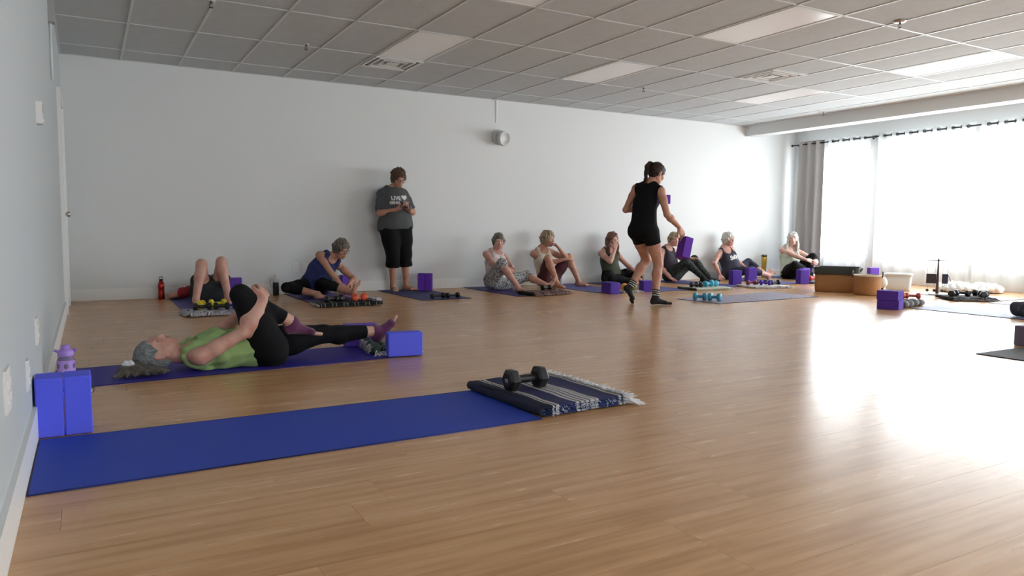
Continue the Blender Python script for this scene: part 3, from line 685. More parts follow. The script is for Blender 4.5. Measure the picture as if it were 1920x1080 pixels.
def person(label, sp, garments, hair=(), skin=None, vox=.006, group=None, closed=False, lipc=(.40,.17,.14)):
    """one continuous body mesh; clothes, hair, eyes are its children. garments: functions of the body returning a dict for sobj"""
    B = make_body(sp); org = V(sp['origin']); fl = sp.get('floor', None)
    prims = [p for k in ALLP for p in B.T[k]]
    sk = skin or mat('skin_fair', (.56,.33,.245), .5, spec=.35, bump=(90,.05), var=(14,(.52,.27,.20),.45,.62))
    lm = mat('lips_%02d' % int(lipc[0]*100), lipc, .4)
    body = sobj('person', prims, sk, None, org, subs=([] if closed else B.eyesub), vox=vox, extra=[(B.lips, lm, .0015)], fl=fl)
    body.location = org; tag(body, label, 'person', group)
    if closed:
        for s in (1,-1):
            c = B.H(s*.032,.079,.002); pts = [B.H(s*(.032+.014*u), .086-.010*abs(u)**2, .0-.004*(1-u*u)) for u in (-1,-.5,0,.5,1)]
            bm = bmesh.new(); tube(bm, [Vector(p-org) for p in pts], .0016, 5); build('eyelash', bm, mat('brow_dark', (.10,.06,.045), .8), body)
    else:
        for e in B.eyes:
            bm = bmesh.new(); r = .0125*B.hs; F_ = Vector(B.Fh); q = Vector((0,0,1)).rotation_difference(F_).to_matrix().to_4x4(); Mx = Matrix.Translation(Vector(e-org)) @ q
            lathe(bm, [(r*math.sin(a), -r*math.cos(a)) for a in np.linspace(.01, PI-.55, 10)], 14, Mx, cap=False); ey = build('eye', bm, M_EYE, body)
            bm = bmesh.new(); lathe(bm, [(r*1.01*math.sin(a), -r*1.01*math.cos(a)) for a in np.linspace(PI-.58, PI-.01, 6)], 14, Mx, cap=False); build('iris', bm, M_IRIS, ey)
    bc = sp.get('brow', (.13,.08,.05))
    for s in (1,-1):
        pts = [B.H(s*(.033+.019*u), .0885-.008*u*u-.003*abs(u), .021+.004*(1-u*u)) for u in (-1,-.5,0,.5,1)]
        bm = bmesh.new(); tube(bm, [Vector(p-org) for p in pts], [.0015,.0026,.003,.0026,.0012], 5); build('eyebrow', bm, mat('brow_%02d' % int(bc[0]*100), bc, .9), body)
    for g in garments:
        d = g(B); o = sobj(d['name'], d['adds'], d['m'], body, org, d.get('subs', ()), d.get('vox', vox), d.get('planes', ()), d.get('wr'), d.get('extra', ()), fl if d.get('fl', True) else None)
        if d.get('label'): o['label'] = d['label']
    if hair:
        for nm, adds, subs, m, wr in hair(B): sobj(nm, adds, m, body, org, subs, vox*.9, (), wr, fl=fl)
    return body, B, org
# ---- garments
def tank(m, infl=.007, hem=.02, scoop=(.078,.085,.05), strap=.017, strapx=.075, loose=0., name='tank_top', wr=None, hem_cut=None, back=.075, extra=(), armhole=True):
    def g(B):
        S = B.S; T = B.T; A = [inflate(p, infl+loose) if i < 3 else inflate(p, infl) for i, p in enumerate(T['torso'])]+[inflate(p, infl) for p in T['breast']]
        if loose: A.append(cap(B.Pv+B.axl*.02, B.M, .135*S+loose, .12*S+loose, B.L0, .8, .05))
        A += [inflate(p, infl+loose) for p in T['glute']] if hem < 0 else []
        for s in (1,-1):                                                # shoulder straps
            a = B.N+B.L1*s*strapx*S; pts = [a-B.axu*.13*S+B.F1*.078*S, a-B.axu*.055*S+B.F1*.062*S, a-B.axu*.008*S+B.F1*.030*S, a+B.axu*.002*S-B.F1*.0*S, a-B.axu*.012*S-B.F1*.030*S, a-B.axu*.055*S-B.F1*.058*S, a-B.axu*.13*S-B.F1*.08*S]
            for p, q in zip(pts, pts[1:]): A.append(cap(p, q, strap, k=.012))
        subs = [ell(B.N-B.axu*scoop[2]*S+B.F1*.09*S, (scoop[0]*S, .085*S, scoop[1]*S), np.array([B.L1,B.F1,B.axu]), .01), ell(B.N-B.axu*(scoop[2]-.03)*S-B.F1*.07*S, (back*S, .06*S, .05*S), np.array([B.L1,B.F1,B.axu]), .01)]
        if armhole:
            for s, sd in ((1,'L'),(-1,'R')): subs.append(ell(B.J['sh'+sd]+B.L1*s*.012-B.axu*.02*S, (.040*S,.08*S,.075*S), np.array([B.L1,B.F1,B.axu]), .012))
        pl = [(B.Pv+B.axl*hem*S, -B.axl)] if hem_cut is None else [hem_cut(B)]
        return dict(name=name, adds=A, m=m, subs=subs, planes=pl, wr=wr, extra=[(e[0](B), e[1], e[2]) for e in extra])
    return g
def tshirt(m, infl=.014, hem=-.05, sleeve=.75, name='t_shirt', wr=(.003,55,3), loose=.01):
    def g(B):
        S = B.S; T = B.T; A = [inflate(p, infl+loose) for p in T['torso']]+[inflate(p, infl) for p in T['breast']+T['trap']]+[inflate(p, infl+loose) for p in T['glute']]
        A.append(cap(B.Pv-B.axl*.03, B.M, .150*S+loose, .13*S+loose, B.L0, .8, .05))
        for sd in 'LR':
            c = lat(B, 'uarm'+sd, sleeve); A += [inflate(p, infl+.006, [c]) for p in T['uarm'+sd]]
        subs = [ell(B.N+B.axu*.035*S+B.F1*.03*S, (.072*S,.085*S,.075*S), np.array([B.L1,B.F1,B.axu]), .01)]
        if sleeve < .05:
            for s, sd in ((1,'L'),(-1,'R')): subs.append(ell(B.J['sh'+sd]+B.L1*s*.028*S-B.axu*.01*S, (.046*S,.10*S,.080*S), np.array([B.L1,B.F1,B.axu]), .008))
        return dict(name=name, adds=A, m=m, subs=subs, planes=[(B.Pv+B.axl*hem*S, -B.axl)], wr=wr)
    return g
def legwear(m, infl=.005, waist=.09, to=('shin', .9), toR=None, name='leggings', wr=None, loose=0., extra=(), more=()):
    def g(B):
        S = B.S; T = B.T; wc = [(B.Pv+B.axl*waist*S, B.axl)]
        A = [inflate(p, infl, wc) for p in T['torso'][:2]+T['glute']]+list(more)
        for sd in 'LR':
            part, t = to if sd == 'L' or toR is None else toR
            if part == 'thigh': A += [inflate(p, infl+loose, [lat(B, 'thigh'+sd, t)]) for p in T['thigh'+sd]]
            else:
                A += [inflate(p, infl+loose) for p in T['thigh'+sd]]; A += [inflate(p, infl+loose, [lat(B, 'shin'+sd, t)]) for p in T['shin'+sd]]
        return dict(name=name, adds=A, m=m, wr=wr, extra=[(e[0](B), e[1], e[2]) for e in extra])
    return g
def sock(m, sd, infl=.004, top=.86, toes=True, name='sock', extra=()):
    def g(B):
        a, b = B.J['kn'+sd], B.J['an'+sd]; pt, n = lat(B, 'shin'+sd, top)
        A = [inflate(p, infl, [(pt, -n)]) for p in B.T['shin'+sd]]+[inflate(p, infl) for p in B.T['foot'+sd]]+([inflate(p, infl) for p in B.T['toe'+sd]] if toes else [])
        return dict(name=name, adds=A, m=m, extra=[(e[0](B), e[1], e[2]) for e in extra])
    return g
# ---- hair
def hcap(B, e=.012, low=-.06, fr=(.066,.06,.082), back=0.):
    hs = B.hs; A = [ell(B.H(0,-.012,.026), (V(.073,.090,.084)+e)*hs, B.HA, .02), ell(B.H(0,-.045,-.01+low*.3), (V(.062,.05,.06)+e)*hs, B.HA, .03)]
    sub = [ell(B.H(0,.098,-.035), V(*fr)*hs, B.HA, .012)]
    return A, sub
HAIR_GREY = mat('hair_grey', (.20,.20,.19), .55, spec=.4, bump=(60,.9,(1,1,6)), var=(40,(.38,.38,.36),.35,.65,(1,1,5)))
HAIR_BROWN = mat('hair_dark_brown', (.016,.008,.005), .55, spec=.25, bump=(80,.8), var=(60,(.045,.022,.013),.4,.7))
HAIR_WHITE = mat('hair_white', (.46,.43,.37), .5, bump=(60,.9,(4,4,1)), var=(50,(.75,.73,.69),.35,.65,(4,4,1)))
HAIR_AUB = mat('hair_auburn', (.10,.035,.02), .5, bump=(60,.9,(4,4,1)), var=(50,(.17,.065,.035),.35,.65,(4,4,1)))
HAIR_BLOND = mat('hair_dark_blonde', (.20,.135,.08), .5, bump=(70,.9), var=(50,(.36,.27,.17),.35,.65))
HAIR_TAUPE = mat('hair_taupe', (.065,.053,.040), .5, bump=(70,.9), var=(50,(.16,.14,.11),.35,.65))
def locks(B, n=34, seed=1, e=.014, side=-.05, back=-.08, front=.050, r=.011):
    """separate locks falling from the crown to the hairline"""
    R = rnd(seed); A = []; rad = V(.073,.090,.084)+e
    def P(az, el, o=0): return B.H(*(V(math.sin(az)*math.cos(el), math.cos(az)*math.cos(el), math.sin(el))*(rad+o)+V(0,-.012,.026)))
    for k in range(n):
        az = -PI+2*PI*(k+R.random())/n; a = abs(az)
        tz = front if a < .75 else (side if a < 1.9 else back); tz += R.uniform(-.012,.012)
        el = math.asin(max(-.95, min(.9, (tz-.026)/rad[2]))); e0 = R.uniform(.9,1.3); w = R.uniform(-.18,.18)
        pts = [P(az, e0), P(az+w*.5, (e0+el)/2, .002), P(az+w, el, R.uniform(0,.006))]
        for p, q, r0, r1 in ((pts[0],pts[1],r,r*1.05),(pts[1],pts[2],r*1.05,r*.55)): A.append(cap(p, q, r0*B.hs, r1*B.hs, k=.011))
    return A
def short_hair(m, e=.016, vol=.0, wr=(.002,120,5), fringe=True, low=-.05, name='hair', seed=1, side=-.05, n=34):
    def h(B):
        A, sub = hcap(B, e+vol-.003, low); sub = [ell(B.H(0,.098,-.040), V(.064,.060,.080)*B.hs, B.HA, .006)]
        for s in (1,-1): A += [cap(B.H(s*.066,-.01,.03), B.H(s*.072,.0,-.028), (.022+vol)*B.hs, (.016+vol)*B.hs, k=.02), cap(B.H(s*.05,-.05,.0), B.H(s*.045,-.055,-.055), (.035+vol)*B.hs, (.025)*B.hs, k=.02)]
        A += locks(B, n, seed, e+vol-.003, side, low-.03)
        return [(name, A, sub, m, wr)]
    return h
def long_hair(m, length=.30, w=.05, wr=(.004,80,6), front=True, name='hair', drop=None, fl=None):
    def h(B):
        A, sub = hcap(B, .014, -.05, (.060,.062,.080)); dn = V(drop) if drop is not None else V(0,0,-1)
        for s in (1,-1):
            a = B.H(s*.062,.0,.02); b = B.H(s*.078,.005,-.09); c = b+dn*(length-.10)+B.Fh*.035+B.Lh*s*.012
            A += [cap(a, b, .026*B.hs, .024*B.hs, k=.03), cap(b, c if front else b+dn*.05, .026*B.hs, .017*B.hs, B.Lh, .8, .03)]
            A += [cap(B.H(s*.04,-.06,-.02), B.H(s*.045,-.06,-.02)+dn*length*.8, .045*B.hs, .03*B.hs, k=.03)]
        A += locks(B, 22, 5, .012, -.07, -.09, .084, .010); R = rnd(11)
        for s in (1,-1):
            for q in range(7):
                a = B.H(s*.070,-.02+.010*q,-.02); b = B.H(s*R.uniform(.078,.098),-.02+.012*q,-.10); c = b+dn*(length-.10)*R.uniform(.75,1.1)+B.Fh*R.uniform(.0,.05)+B.Lh*s*R.uniform(-.01,.03)
                if not front and q > 3: continue
                A += [cap(a, b, .014*B.hs, .014*B.hs, k=.008), cap(b, c, .014*B.hs, .007*B.hs, k=.008)]
        return [(name, A, sub, m, wr)]
    return h
def glasses(body, B, org, m):
    bm = bmesh.new()
    for s in (1,-1):
        c = B.H(s*.033,.099,-.002); n = 16
        pts = [Vector(c+(B.Lh*.024*math.cos(2*PI*k/n)+B.hu*.018*math.sin(2*PI*k/n))*B.hs-org) for k in range(n+1)]; tube(bm, pts, .0024, 6, cap=False)
        tube(bm, [Vector(B.H(s*.057,.097,.006)-org), Vector(B.H(s*.078,.06,.006)-org), Vector(B.H(s*.082,-.01,.0)-org)], .0022, 6)
    tube(bm, [Vector(B.H(.010,.101,.002)-org), Vector(B.H(0,.106,.004)-org), Vector(B.H(-.010,.101,.002)-org)], .0022, 6)
    return build('glasses', bm, m, body)
def text_on(parent, target, body_org, text, centre, right, upv, size, m, name='print', shear=0., space=1., off=.0015, weight=.0, extra_mesh=None):
    """flat lettering laid onto a garment: text glyph mesh moved onto the target surface along -normal"""
    cu = bpy.data.curves.new('t', 'FONT'); cu.body = text; cu.size = size; cu.align_x = 'CENTER'; cu.align_y = 'CENTER'; cu.shear = shear; cu.space_character = space; cu.offset = weight; cu.resolution_u = 3
    to = bpy.data.objects.new('t', cu); COL.objects.link(to); dg = bpy.context.evaluated_depsgraph_get(); me = bpy.data.meshes.new_from_object(to.evaluated_get(dg)); bpy.data.objects.remove(to)
    bm = bmesh.new(); bm.from_mesh(me); bpy.data.meshes.remove(me)
    if extra_mesh: extra_mesh(bm)
    bmesh.ops.triangulate(bm, faces=bm.faces[:]); 
    for _ in range(2): bmesh.ops.subdivide_edges(bm, edges=[e for e in bm.edges if e.calc_length() > size*.12], cuts=1, use_grid_fill=False); bmesh.ops.triangulate(bm, faces=bm.faces[:])
    tme = target.data; bvh = BVHTree.FromPolygons([v.co.copy() for v in tme.vertices], [tuple(p.vertices) for p in tme.polygons])
    c = Vector(V(centre)-body_org); r = Vector(nrm(right)); u = Vector(orth(upv, right)); n = r.cross(u)
    for v in bm.verts:
        p = c+r*v.co.x+u*v.co.y
        h, nn, _, _ = bvh.ray_cast(p+n*.3, -n, .6)
        if not h: h, nn, _, _ = bvh.find_nearest(p-n*.12)
        v.co = h+nn*off
    bmesh.ops.remove_doubles(bm, verts=bm.verts, dist=1e-6)
    return build(name, bm, m, parent)
# ---------------------------------------------------------------- the eleven people
M_BLACKC = mat('black_jersey', (.006,.006,.007), .85, spec=.15, bump=(120,.15))
M_GREEN = mat('green_jersey', (.265,.385,.150), .85, spec=.2, bump=(150,.2))
M_NAVY = mat('navy_jersey', (.030,.038,.125), .8, spec=.2, bump=(120,.2))
M_TEE = mat('grey_heather_jersey', (.075,.082,.085), .9, spec=.15, bump=(200,.3), var=(60,(.095,.10,.105),.4,.7))
M_WHITEC = mat('white_print_jersey', (.62,.56,.54), .9, bump=(120,.2), var=(26,(.50,.40,.42),.5,.62))
M_CREAM = mat('cream_jersey', (.60,.56,.46), .9, bump=(120,.2))
M_MAROON = mat('maroon_jersey', (.055,.006,.012), .8, bump=(120,.2))
M_OLIVE = mat('dark_olive_jersey', (.035,.04,.022), .85, bump=(120,.2))
M_CHARC = mat('charcoal_plum_jersey', (.030,.024,.036), .85, bump=(120,.2))
M_SLATE = mat('slate_navy_jersey', (.028,.030,.052), .85, bump=(120,.2))
M_PALEG = mat('pale_green_jersey', (.50,.56,.45), .9, bump=(120,.2), var=(20,(.42,.50,.36),.5,.65))
M_SHORT = mat('charcoal_shorts_cloth', (.020,.024,.027), .9, bump=(80,.3))
M_RED = mat('red_jersey', (.26,.008,.015), .85, bump=(120,.2))
M_PLUM = mat('plum_sock_knit', (.105,.018,.075), .9, bump=(260,.5), sheen=.2)
M_SOCKB = mat('black_sock_knit', (.010,.010,.011), .9, bump=(260,.5))
M_SOCKW = mat('sock_white_stripe', (.6,.58,.56), .9)
M_PRINT = pattern_mat('brush_print_cotton', [(0,(.05,.05,.055)),(.40,(.09,.09,.10)),(.50,(.30,.30,.31)),(.58,(.50,.50,.49)),(.70,(.16,.16,.17))], 46, kind='print', detail=3)
M_GREYLEG = pattern_mat('marled_grey_jersey', [(0,(.012,.014,.013)),(.5,(.022,.025,.023)),(.62,(.05,.06,.055))], 30, kind='print')
M_PRINTW = mat('white_screen_print', (.72,.72,.70), .8)
M_GLASSB = mat('black_eyeglass_frame', (.01,.01,.012), .25)
SK_TAN = mat('skin_tan', (.46,.245,.165), .5, spec=.35, bump=(90,.05), var=(14,(.42,.19,.13),.45,.62))
SK_ROSE = mat('skin_rosy', (.52,.30,.235), .5, spec=.35, bump=(90,.05), var=(14,(.49,.23,.18),.45,.62))
SK_PALE = mat('skin_pale', (.64,.42,.34), .5, spec=.35, bump=(90,.05), var=(14,(.60,.33,.27),.45,.62))
FLOORZ = .0075
# 1 woman lying on the second mat, hugging her knee
def hair1(B):
    A = [ell(B.H(0,-.018,.030), V(.084,.100,.094)*B.hs, B.HA, .02), ell(B.H(0,-.05,-.02), V(.066,.045,.07)*B.hs, B.HA, .02)]
    sub = [ell(B.H(0,.092,-.040), V(.073,.082,.088)*B.hs, B.HA, .01), ell(B.H(-.085,.008,-.012), V(.02,.026,.034)*B.hs, B.HA, .006)]
    c = V(.175, 4.76, .055)
    tail = [cap(B.H(-.03,-.055,.07), c, .034, .024, k=.02)]
    R = rnd(8)
    for k in range(34):
        a = c+V(.02,0,-.01); b = c+V(R.uniform(-.08,.21), R.uniform(-.12,-.02), 0); b[2] = R.uniform(.018,.045); mid = (a+b)/2+V(R.uniform(-.03,.03), R.uniform(-.02,.02), .012)
        tail += [cap(a, mid, .015, .014, k=.016), cap(mid, b, .014, .007, k=.014)]
    return [('hair', A, sub, HAIR_GREY1, (.0022,150,4)), ('ponytail', tail, [], HAIR_GREYB, (.0012,70,9)), ('scrunchie', [cap(c+V(.0,-.028,-.01), c+V(-.012,.022,.022), .020, .018, k=.01), cap(c+V(.03,-.02,.006), c+V(.01,.02,.03), .013, k=.01)], [], mat('white_scrunchie', (.75,.77,.80), .8), (.004,170,3))]
HAIR_GREY1 = mat('hair_silver', (.13,.14,.145), .5, spec=.5, bump=(70,.9,(1,5,5)), var=(60,(.34,.36,.37),.38,.62,(.5,4,4)))
HAIR_GREYB = mat('hair_grey_brown', (.060,.050,.036), .55, spec=.4, bump=(70,.9,(1,5,5)), var=(60,(.17,.15,.12),.38,.62,(1,4,4)))
sp = dict(s=.99, w=1.0, pelvis=(.972,4.85,.112), neck=(.480,4.85,.098), bend=(0,0,.004), pside=(0,1,0), head=(.330,4.85,.118), hup=(-1,-.02,.03), face=(.06,-.10,1),
  origin=(.8,4.85,0), floor=FLOORZ, belly=.0, brow=(.22,.17,.14),
  armR=dict(w=(.925,4.712,.425), p=(.5,-.35,-.8), hd=(.18,.70,.55), pn=(-.68,.1,-.73), th=(-.6,-.1,.6), curl=.50), armL=dict(w=(.945,4.915,.42), p=(.3,.6,-.6), hd=(.15,-.75,.45), pn=(-.68,-.1,-.73), th=(-.6,.1,.6), curl=.50),
  legR=dict(a=(1.125,4.795,.262), p=(-.6,-.05,1), f=(1,-.04,-.10), fu=(0,0,1)), legL=dict(a=(1.752,4.975,.150), p=(0,-.2,1), f=(.66,-.03,.75), fu=(-.75,0,.66)), lg=.975, thigh=1.22, limb=1.04)
def bra(B): return [cap(B.J['shR']+V(.00,.045,.055), B.J['shR']+V(.02,.05,-.06), .012), cap(B.J['shL']+V(-.0,-.05,.06), B.J['shL']+V(.12,-.02,.06), .008)]
M_GREENW = M_GREEN
body1, B1, O1 = person('woman in green tank top lying on a mat hugging one knee', sp,
  [tank(M_GREEN, .010, .085, (.085,.060,.02), .028, .085, .010, wr=(.006,75,12)), legwear(M_BLACKC, .006, .135, ('shin',.80), name='leggings'),
   sock(M_PLUM, 'R', .004, .97, False, 'toeless_sock'), sock(M_PLUM, 'L', .004, .97, False, 'toeless_sock')], hair1, SK_ROSE, .0042, closed=True)
# 2 man lying with knees up near the far wall
sp = dict(s=1.03, w=1.05, fem=0, pelvis=(1.185,8.99,.115), neck=(1.185,9.48,.11), pside=(1,0,0), head=(1.185,9.675,.11), hup=(0,1,0), face=(0,-.05,1), origin=(1.185,9.0,0), floor=FLOORZ, hs=.98,
  armR=dict(w=(1.07,9.66,.045), p=(-1,.15,-.1), hd=(.9,.3,.1), pn=(0,0,1)), armL=dict(w=(1.30,9.66,.045), p=(1,.15,-.1), hd=(-.9,.3,.1), pn=(0,0,1)),
  legR=dict(a=(.99,8.62,.085), p=(.17,.2,1), f=(-.05,-1,0), fu=(0,0,1)), legL=dict(a=(1.335,8.72,.085), p=(-.13,.2,1), f=(.08,-1,0), fu=(0,0,1)))
person('man lying on his back near the wall, bare knees raised, in charcoal shorts', sp,
  [tshirt(M_RED, .010, .0, .42, 't_shirt'), legwear(M_SHORT, .010, .12, ('thigh',.46), name='shorts', loose=.022, wr=(.004,40,3), more=(ell((1.185,8.87,.115),(.155,.07,.115),None,.04),))], short_hair(HAIR_GREY, .010), SK_ROSE)
# 3 woman in navy reaching for her foot
sp = dict(s=.98, w=1.08, pelvis=(2.47,9.34,.115), neck=(2.665,9.20,.515), bend=(-.035,.055,0), pside=(1,.15,0), sside=(1,-.05,-.06), head=(2.742,9.11,.605), hup=(.10,-.35,1), face=(.30,-.90,-.45), origin=(2.5,9.2,0), floor=FLOORZ, belly=.015, brow=(.12,.09,.07),
  armR=dict(w=(2.675,8.90,.17), p=(-.5,-.3,-.4), hd=(.4,-.35,-.6), pn=(.5,.1,-.8), curl=.5), armL=dict(w=(2.80,8.93,.20), p=(.6,.0,-.4), hd=(.05,-.5,-.7), pn=(-.3,-.2,-.8), curl=.5),
  legR=dict(a=(2.405,8.945,.062), p=(-1,-.1,.12), f=(1,.06,.03), fu=(0,-.3,.9)), legL=dict(a=(2.79,8.80,.080), p=(-.8,-.2,.42), f=(.16,-.25,.95), fu=(0,1,.3)))
bd, B, O = person('grey-haired woman in navy tank and glasses, seated, reaching for her foot', sp,
  [tank(M_NAVY, .012, -.06, (.07,.06,.01), .030, .085, .016, wr=(.004,45,7)), legwear(M_BLACKC, .008, .10, ('shin',.50), name='leggings')], short_hair(HAIR_TAUPE, .018, .004, seed=3), SK_TAN)
glasses(bd, B, O, M_GLASSB)
# 4 woman standing against the wall with a phone
def curly(m, seed=3, n=70):
    def h(B):
        A, sub = hcap(B, .018, -.06, (.064,.06,.080)); R = rnd(seed)
        for _ in range(n):
            v = nrm([R.gauss(0,1), R.gauss(-.35,1), R.gauss(.5,.9)]); 
            if v[1] > .55 and v[2] < .45: continue
            if v[2] < -.75: continue
            A.append(ell(B.H(*(v*V(.090,.104,.102)+V(0,-.012,.026))), V(1,1,1)*R.uniform(.013,.022), None, .006))
        return [('hair', A, sub, m, (.003,150,2))]
    return h
sp = dict(s=1.02, w=1.24, thigh=1.12, pelvis=(3.645,9.58,.885), neck=(3.625,9.665,1.405), bend=(0,-.01,0), pside=(1,.02,0), head=(3.685,9.585,1.545), hup=(.10,-.45,1), face=(.08,-.90,-.55), origin=(3.66,9.6,0), floor=FLOORZ, belly=.02,
  armR=dict(w=(3.575,9.405,1.115), p=(-.7,.3,-.8), hd=(.75,-.45,.25), pn=(.3,-.0,.8), curl=.6), armL=dict(w=(3.765,9.385,1.105), p=(.7,.3,-.8), hd=(-.6,-.45,.35), pn=(-.1,-.2,.9), curl=.6),
  legR=dict(a=(3.605,9.60,.086), p=(0,-1,0), f=(-.05,-1,0), fu=(0,0,1)), legL=dict(a=(3.825,9.66,.086), p=(.1,-1,0), f=(.45,-.9,0), fu=(0,0,1)))
bd, B, O = person('curly-haired woman standing against the wall in grey T-shirt, looking at a phone', sp,
  [tshirt(M_TEE, .018, -.045, .84, loose=.030), legwear(M_BLACKC, .014, -.045, ('shin',.32), name='capri_trousers', loose=.024, wr=(.003,35,2))], curly(mat('hair_chestnut', (.045,.022,.010), .6, bump=(90,.9), var=(40,(.12,.06,.03),.4,.7))), SK_TAN)
glasses(bd, B, O, M_GLASSB)
tee = [c for c in bd.children if c.name.startswith('t_shirt')][0]
def heart(bm):
    pts = []
    for k in range(28):
        t = 2*PI*k/28; pts.append((.022+ .0028*16*math.sin(t)**3/1.05, .012+.0026*(13*math.cos(t)-5*math.cos(2*t)-2*math.cos(3*t)-math.cos(4*t)), 0))
    bm.faces.new([bm.verts.new(p) for p in pts])
text_on(bd, tee, O, 'LIVE', (3.605,9.4,1.266), (1,0,0), (0,0,1), .075, M_PRINTW, weight=.002, space=1.0)
text_on(bd, tee, O, 'GENEROUSLY', (3.662,9.4,1.205), (1,0,0), (0,0,1), .050, M_PRINTW, weight=.002, space=.95)
text_on(bd, tee, O, '.', (3.705,9.4,1.268), (1,0,0), (0,0,1), .001, M_PRINTW, extra_mesh=heart)
ph = empty('phone', (3.672,9.345,1.175), rot=(math.radians(38),0,math.radians(4))); tag(ph, 'small dark phone held by the standing woman', 'phone')
bm = bmesh.new(); box(bm, -.036,.036,-.074,.074,-.004,.0035); build('phone_body', bm, mat('phone_case_mauve', (.16,.06,.10), .4), ph, bevel=.003)
bm = bmesh.new(); box(bm, -.033,.033,-.070,.070,.0036,.0046); build('screen', bm, mat('phone_glass', (.02,.02,.025), .08), ph)
# 5 woman in brush-print trousers hugging one knee
sp = dict(s=.99, w=1.08, pelvis=(5.035,9.22,.122), neck=(5.115,9.44,.555), bend=(0,.03,0), pside=(1,.05,0), sside=(1,.0,-.03), head=(5.130,9.375,.688), face=(-.32,-1,.0), hup=(0,0,1), origin=(5.1,9.3,0), floor=FLOORZ, belly=.03, brow=(.16,.12,.1),
  armR=dict(w=(4.935,8.945,.285), p=(-1,.1,-.6), hd=(1,-.10,.05), pn=(0,.6,-.2), curl=.55), armL=dict(w=(5.13,8.94,.285), p=(1,.1,-.7), hd=(-1,-.15,.0), pn=(0,.6,-.2), curl=.55),
  legR=dict(a=(5.09,8.74,.080), p=(-.25,-.3,1), f=(.55,-.8,0), fu=(0,0,1)), legL=dict(a=(5.62,8.83,.075), p=(.5,.6,.40), f=(.45,-.10,.88), fu=(-.8,.2,.4)))
bd, B, O = person('rosy-faced woman in white tank and brush-print trousers hugging one knee', sp,
  [tank(M_WHITEC, .008, .0, (.072,.07,.03), .024, .075, .008, wr=(.003,45,7)), legwear(M_PRINT, .012, .12, ('shin',.12), name='print_trousers', loose=.010, wr=(.004,38,6))], short_hair(HAIR_TAUPE, .014, seed=4, side=-.075), SK_ROSE)
bm = bmesh.new(); a = B.J['wrL']; b_ = B.J['elL']; n_ = nrm(b_-a); q = a+n_*.03; Mx = frameM(Vector(q-O), Vector((0,0,1)).cross(Vector(n_)), Vector(n_)); lathe(bm, [(.030,-.009),(.0325,-.009),(.0325,.009),(.030,.009)], 18, Mx, cap=False); build('watch_band', bm, M_ROD, bd)
# 6 woman in maroon leggings with hand to chin
sp = dict(s=1.0, w=1.0, pelvis=(6.08,9.50,.118), neck=(6.02,9.625,.585), bend=(-.01,.04,0), pside=(1,.05,0), sside=(1,-.12,0), head=(6.085,9.56,.722), face=(.38,-.95,.02), hup=(-.05,0,1), origin=(6.1,9.4,0), floor=FLOORZ,
  armR=dict(w=(6.225,9.325,.415), p=(-.6,.1,-1), hd=(.9,-.2,.12), pn=(0,.3,-1), curl=.3), armL=dict(w=(6.195,9.41,.585), p=(1,-.5,-.8), hd=(-.45,.25,.6), pn=(-.6,.3,.1), curl=.8),
  legR=dict(a=(5.985,9.13,.084), p=(-.2,-.2,1), f=(.25,-1,0), fu=(0,0,1)), legL=dict(a=(6.49,9.30,.084), p=(.15,.1,1), f=(.75,-.6,0), fu=(0,0,1)))
person('woman in cream tank and maroon leggings, chin on hand, knees up', sp,
  [tank(M_CREAM, .009, -.02, (.070,.07,.03), .022, .075, .006, wr=(.003,45,7)), legwear(M_MAROON, .010, .12, ('thigh',.96), name='rolled_leggings', wr=(.003,40,6))], short_hair(HAIR_BLOND, .020, .004, seed=6, side=-.055), SK_TAN)
# 7 woman with long auburn hair, hand to mouth
sp = dict(s=1.0, w=1.05, pelvis=(7.33,9.55,.118), neck=(7.305,9.665,.575), bend=(0,.03,0), pside=(1,.1,0), head=(7.355,9.61,.712), face=(.0,-1,-.02), hup=(.02,0,1), origin=(7.35,9.5,0), floor=FLOORZ,
  armR=dict(w=(7.285,9.445,.555), p=(-.7,-.3,-1), hd=(.22,.12,1), pn=(.3,.9,0), curl=.3), armL=dict(w=(7.62,9.33,.20), p=(.7,.4,-.5), hd=(.4,-.8,-.1), pn=(0,0,-1)),
  legR=dict(a=(7.42,9.10,.062), p=(-1,-.1,.1), f=(1,.1,.05), fu=(0,-.5,.8)), legL=dict(a=(7.62,9.20,.062), p=(1,-.2,.15), f=(-.2,-1,.1), fu=(.5,0,.8)))
person('woman with long auburn hair and dark olive tank covering her mouth', sp,
  [tank(M_OLIVE, .008, .0, (.075,.08,.04), .018, .078, .006, wr=(.002,45,7)), legwear(M_BLACKC, .010, .11, ('shin',.85), name='black_trousers', wr=(.003,40,6))], long_hair(HAIR_AUB, .27), SK_ROSE)
# 8 the instructor
def hair8(B):
    A = [ell(B.H(0,-.014,.028), V(.083,.101,.093)*B.hs, B.HA, .02), ell(B.H(0,-.045,-.02), V(.062,.045,.06)*B.hs, B.HA, .02), cap(B.H(.04,.060,.064), B.H(.066,.030,.01), .013, .007, k=.02), cap(B.H(-.04,.060,.064), B.H(-.066,.030,.01), .013, .007, k=.02)]
    sub = [ell(B.H(0,.098,-.040), V(.070,.080,.088)*B.hs, B.HA, .01)]
    a = B.H(0,-.100,.062); hb = V(-.88,.30,0); p = [a, a+hb*.035+V(0,0,.010), a+hb*.068+V(0,0,-.022), a+hb*.078+V(0,0,-.10), a+hb*.082+V(0,0,-.18), a+hb*.095+V(0,0,-.235)]
    r = [.015,.018,.022,.023,.018,.006]
    t = [cap(p[i], p[i+1], r[i], r[i+1], k=.02) for i in range(5)]
    return [('hair', A, sub, HAIR_BROWN, (.002,140,2)), ('ponytail', t, [], HAIR_BROWN, (.003,120,4)), ('hair_tie', [cap(a-B.Fh*.006, a-B.Fh*.016, .021, .021)], [], M_BLACKC, None)]
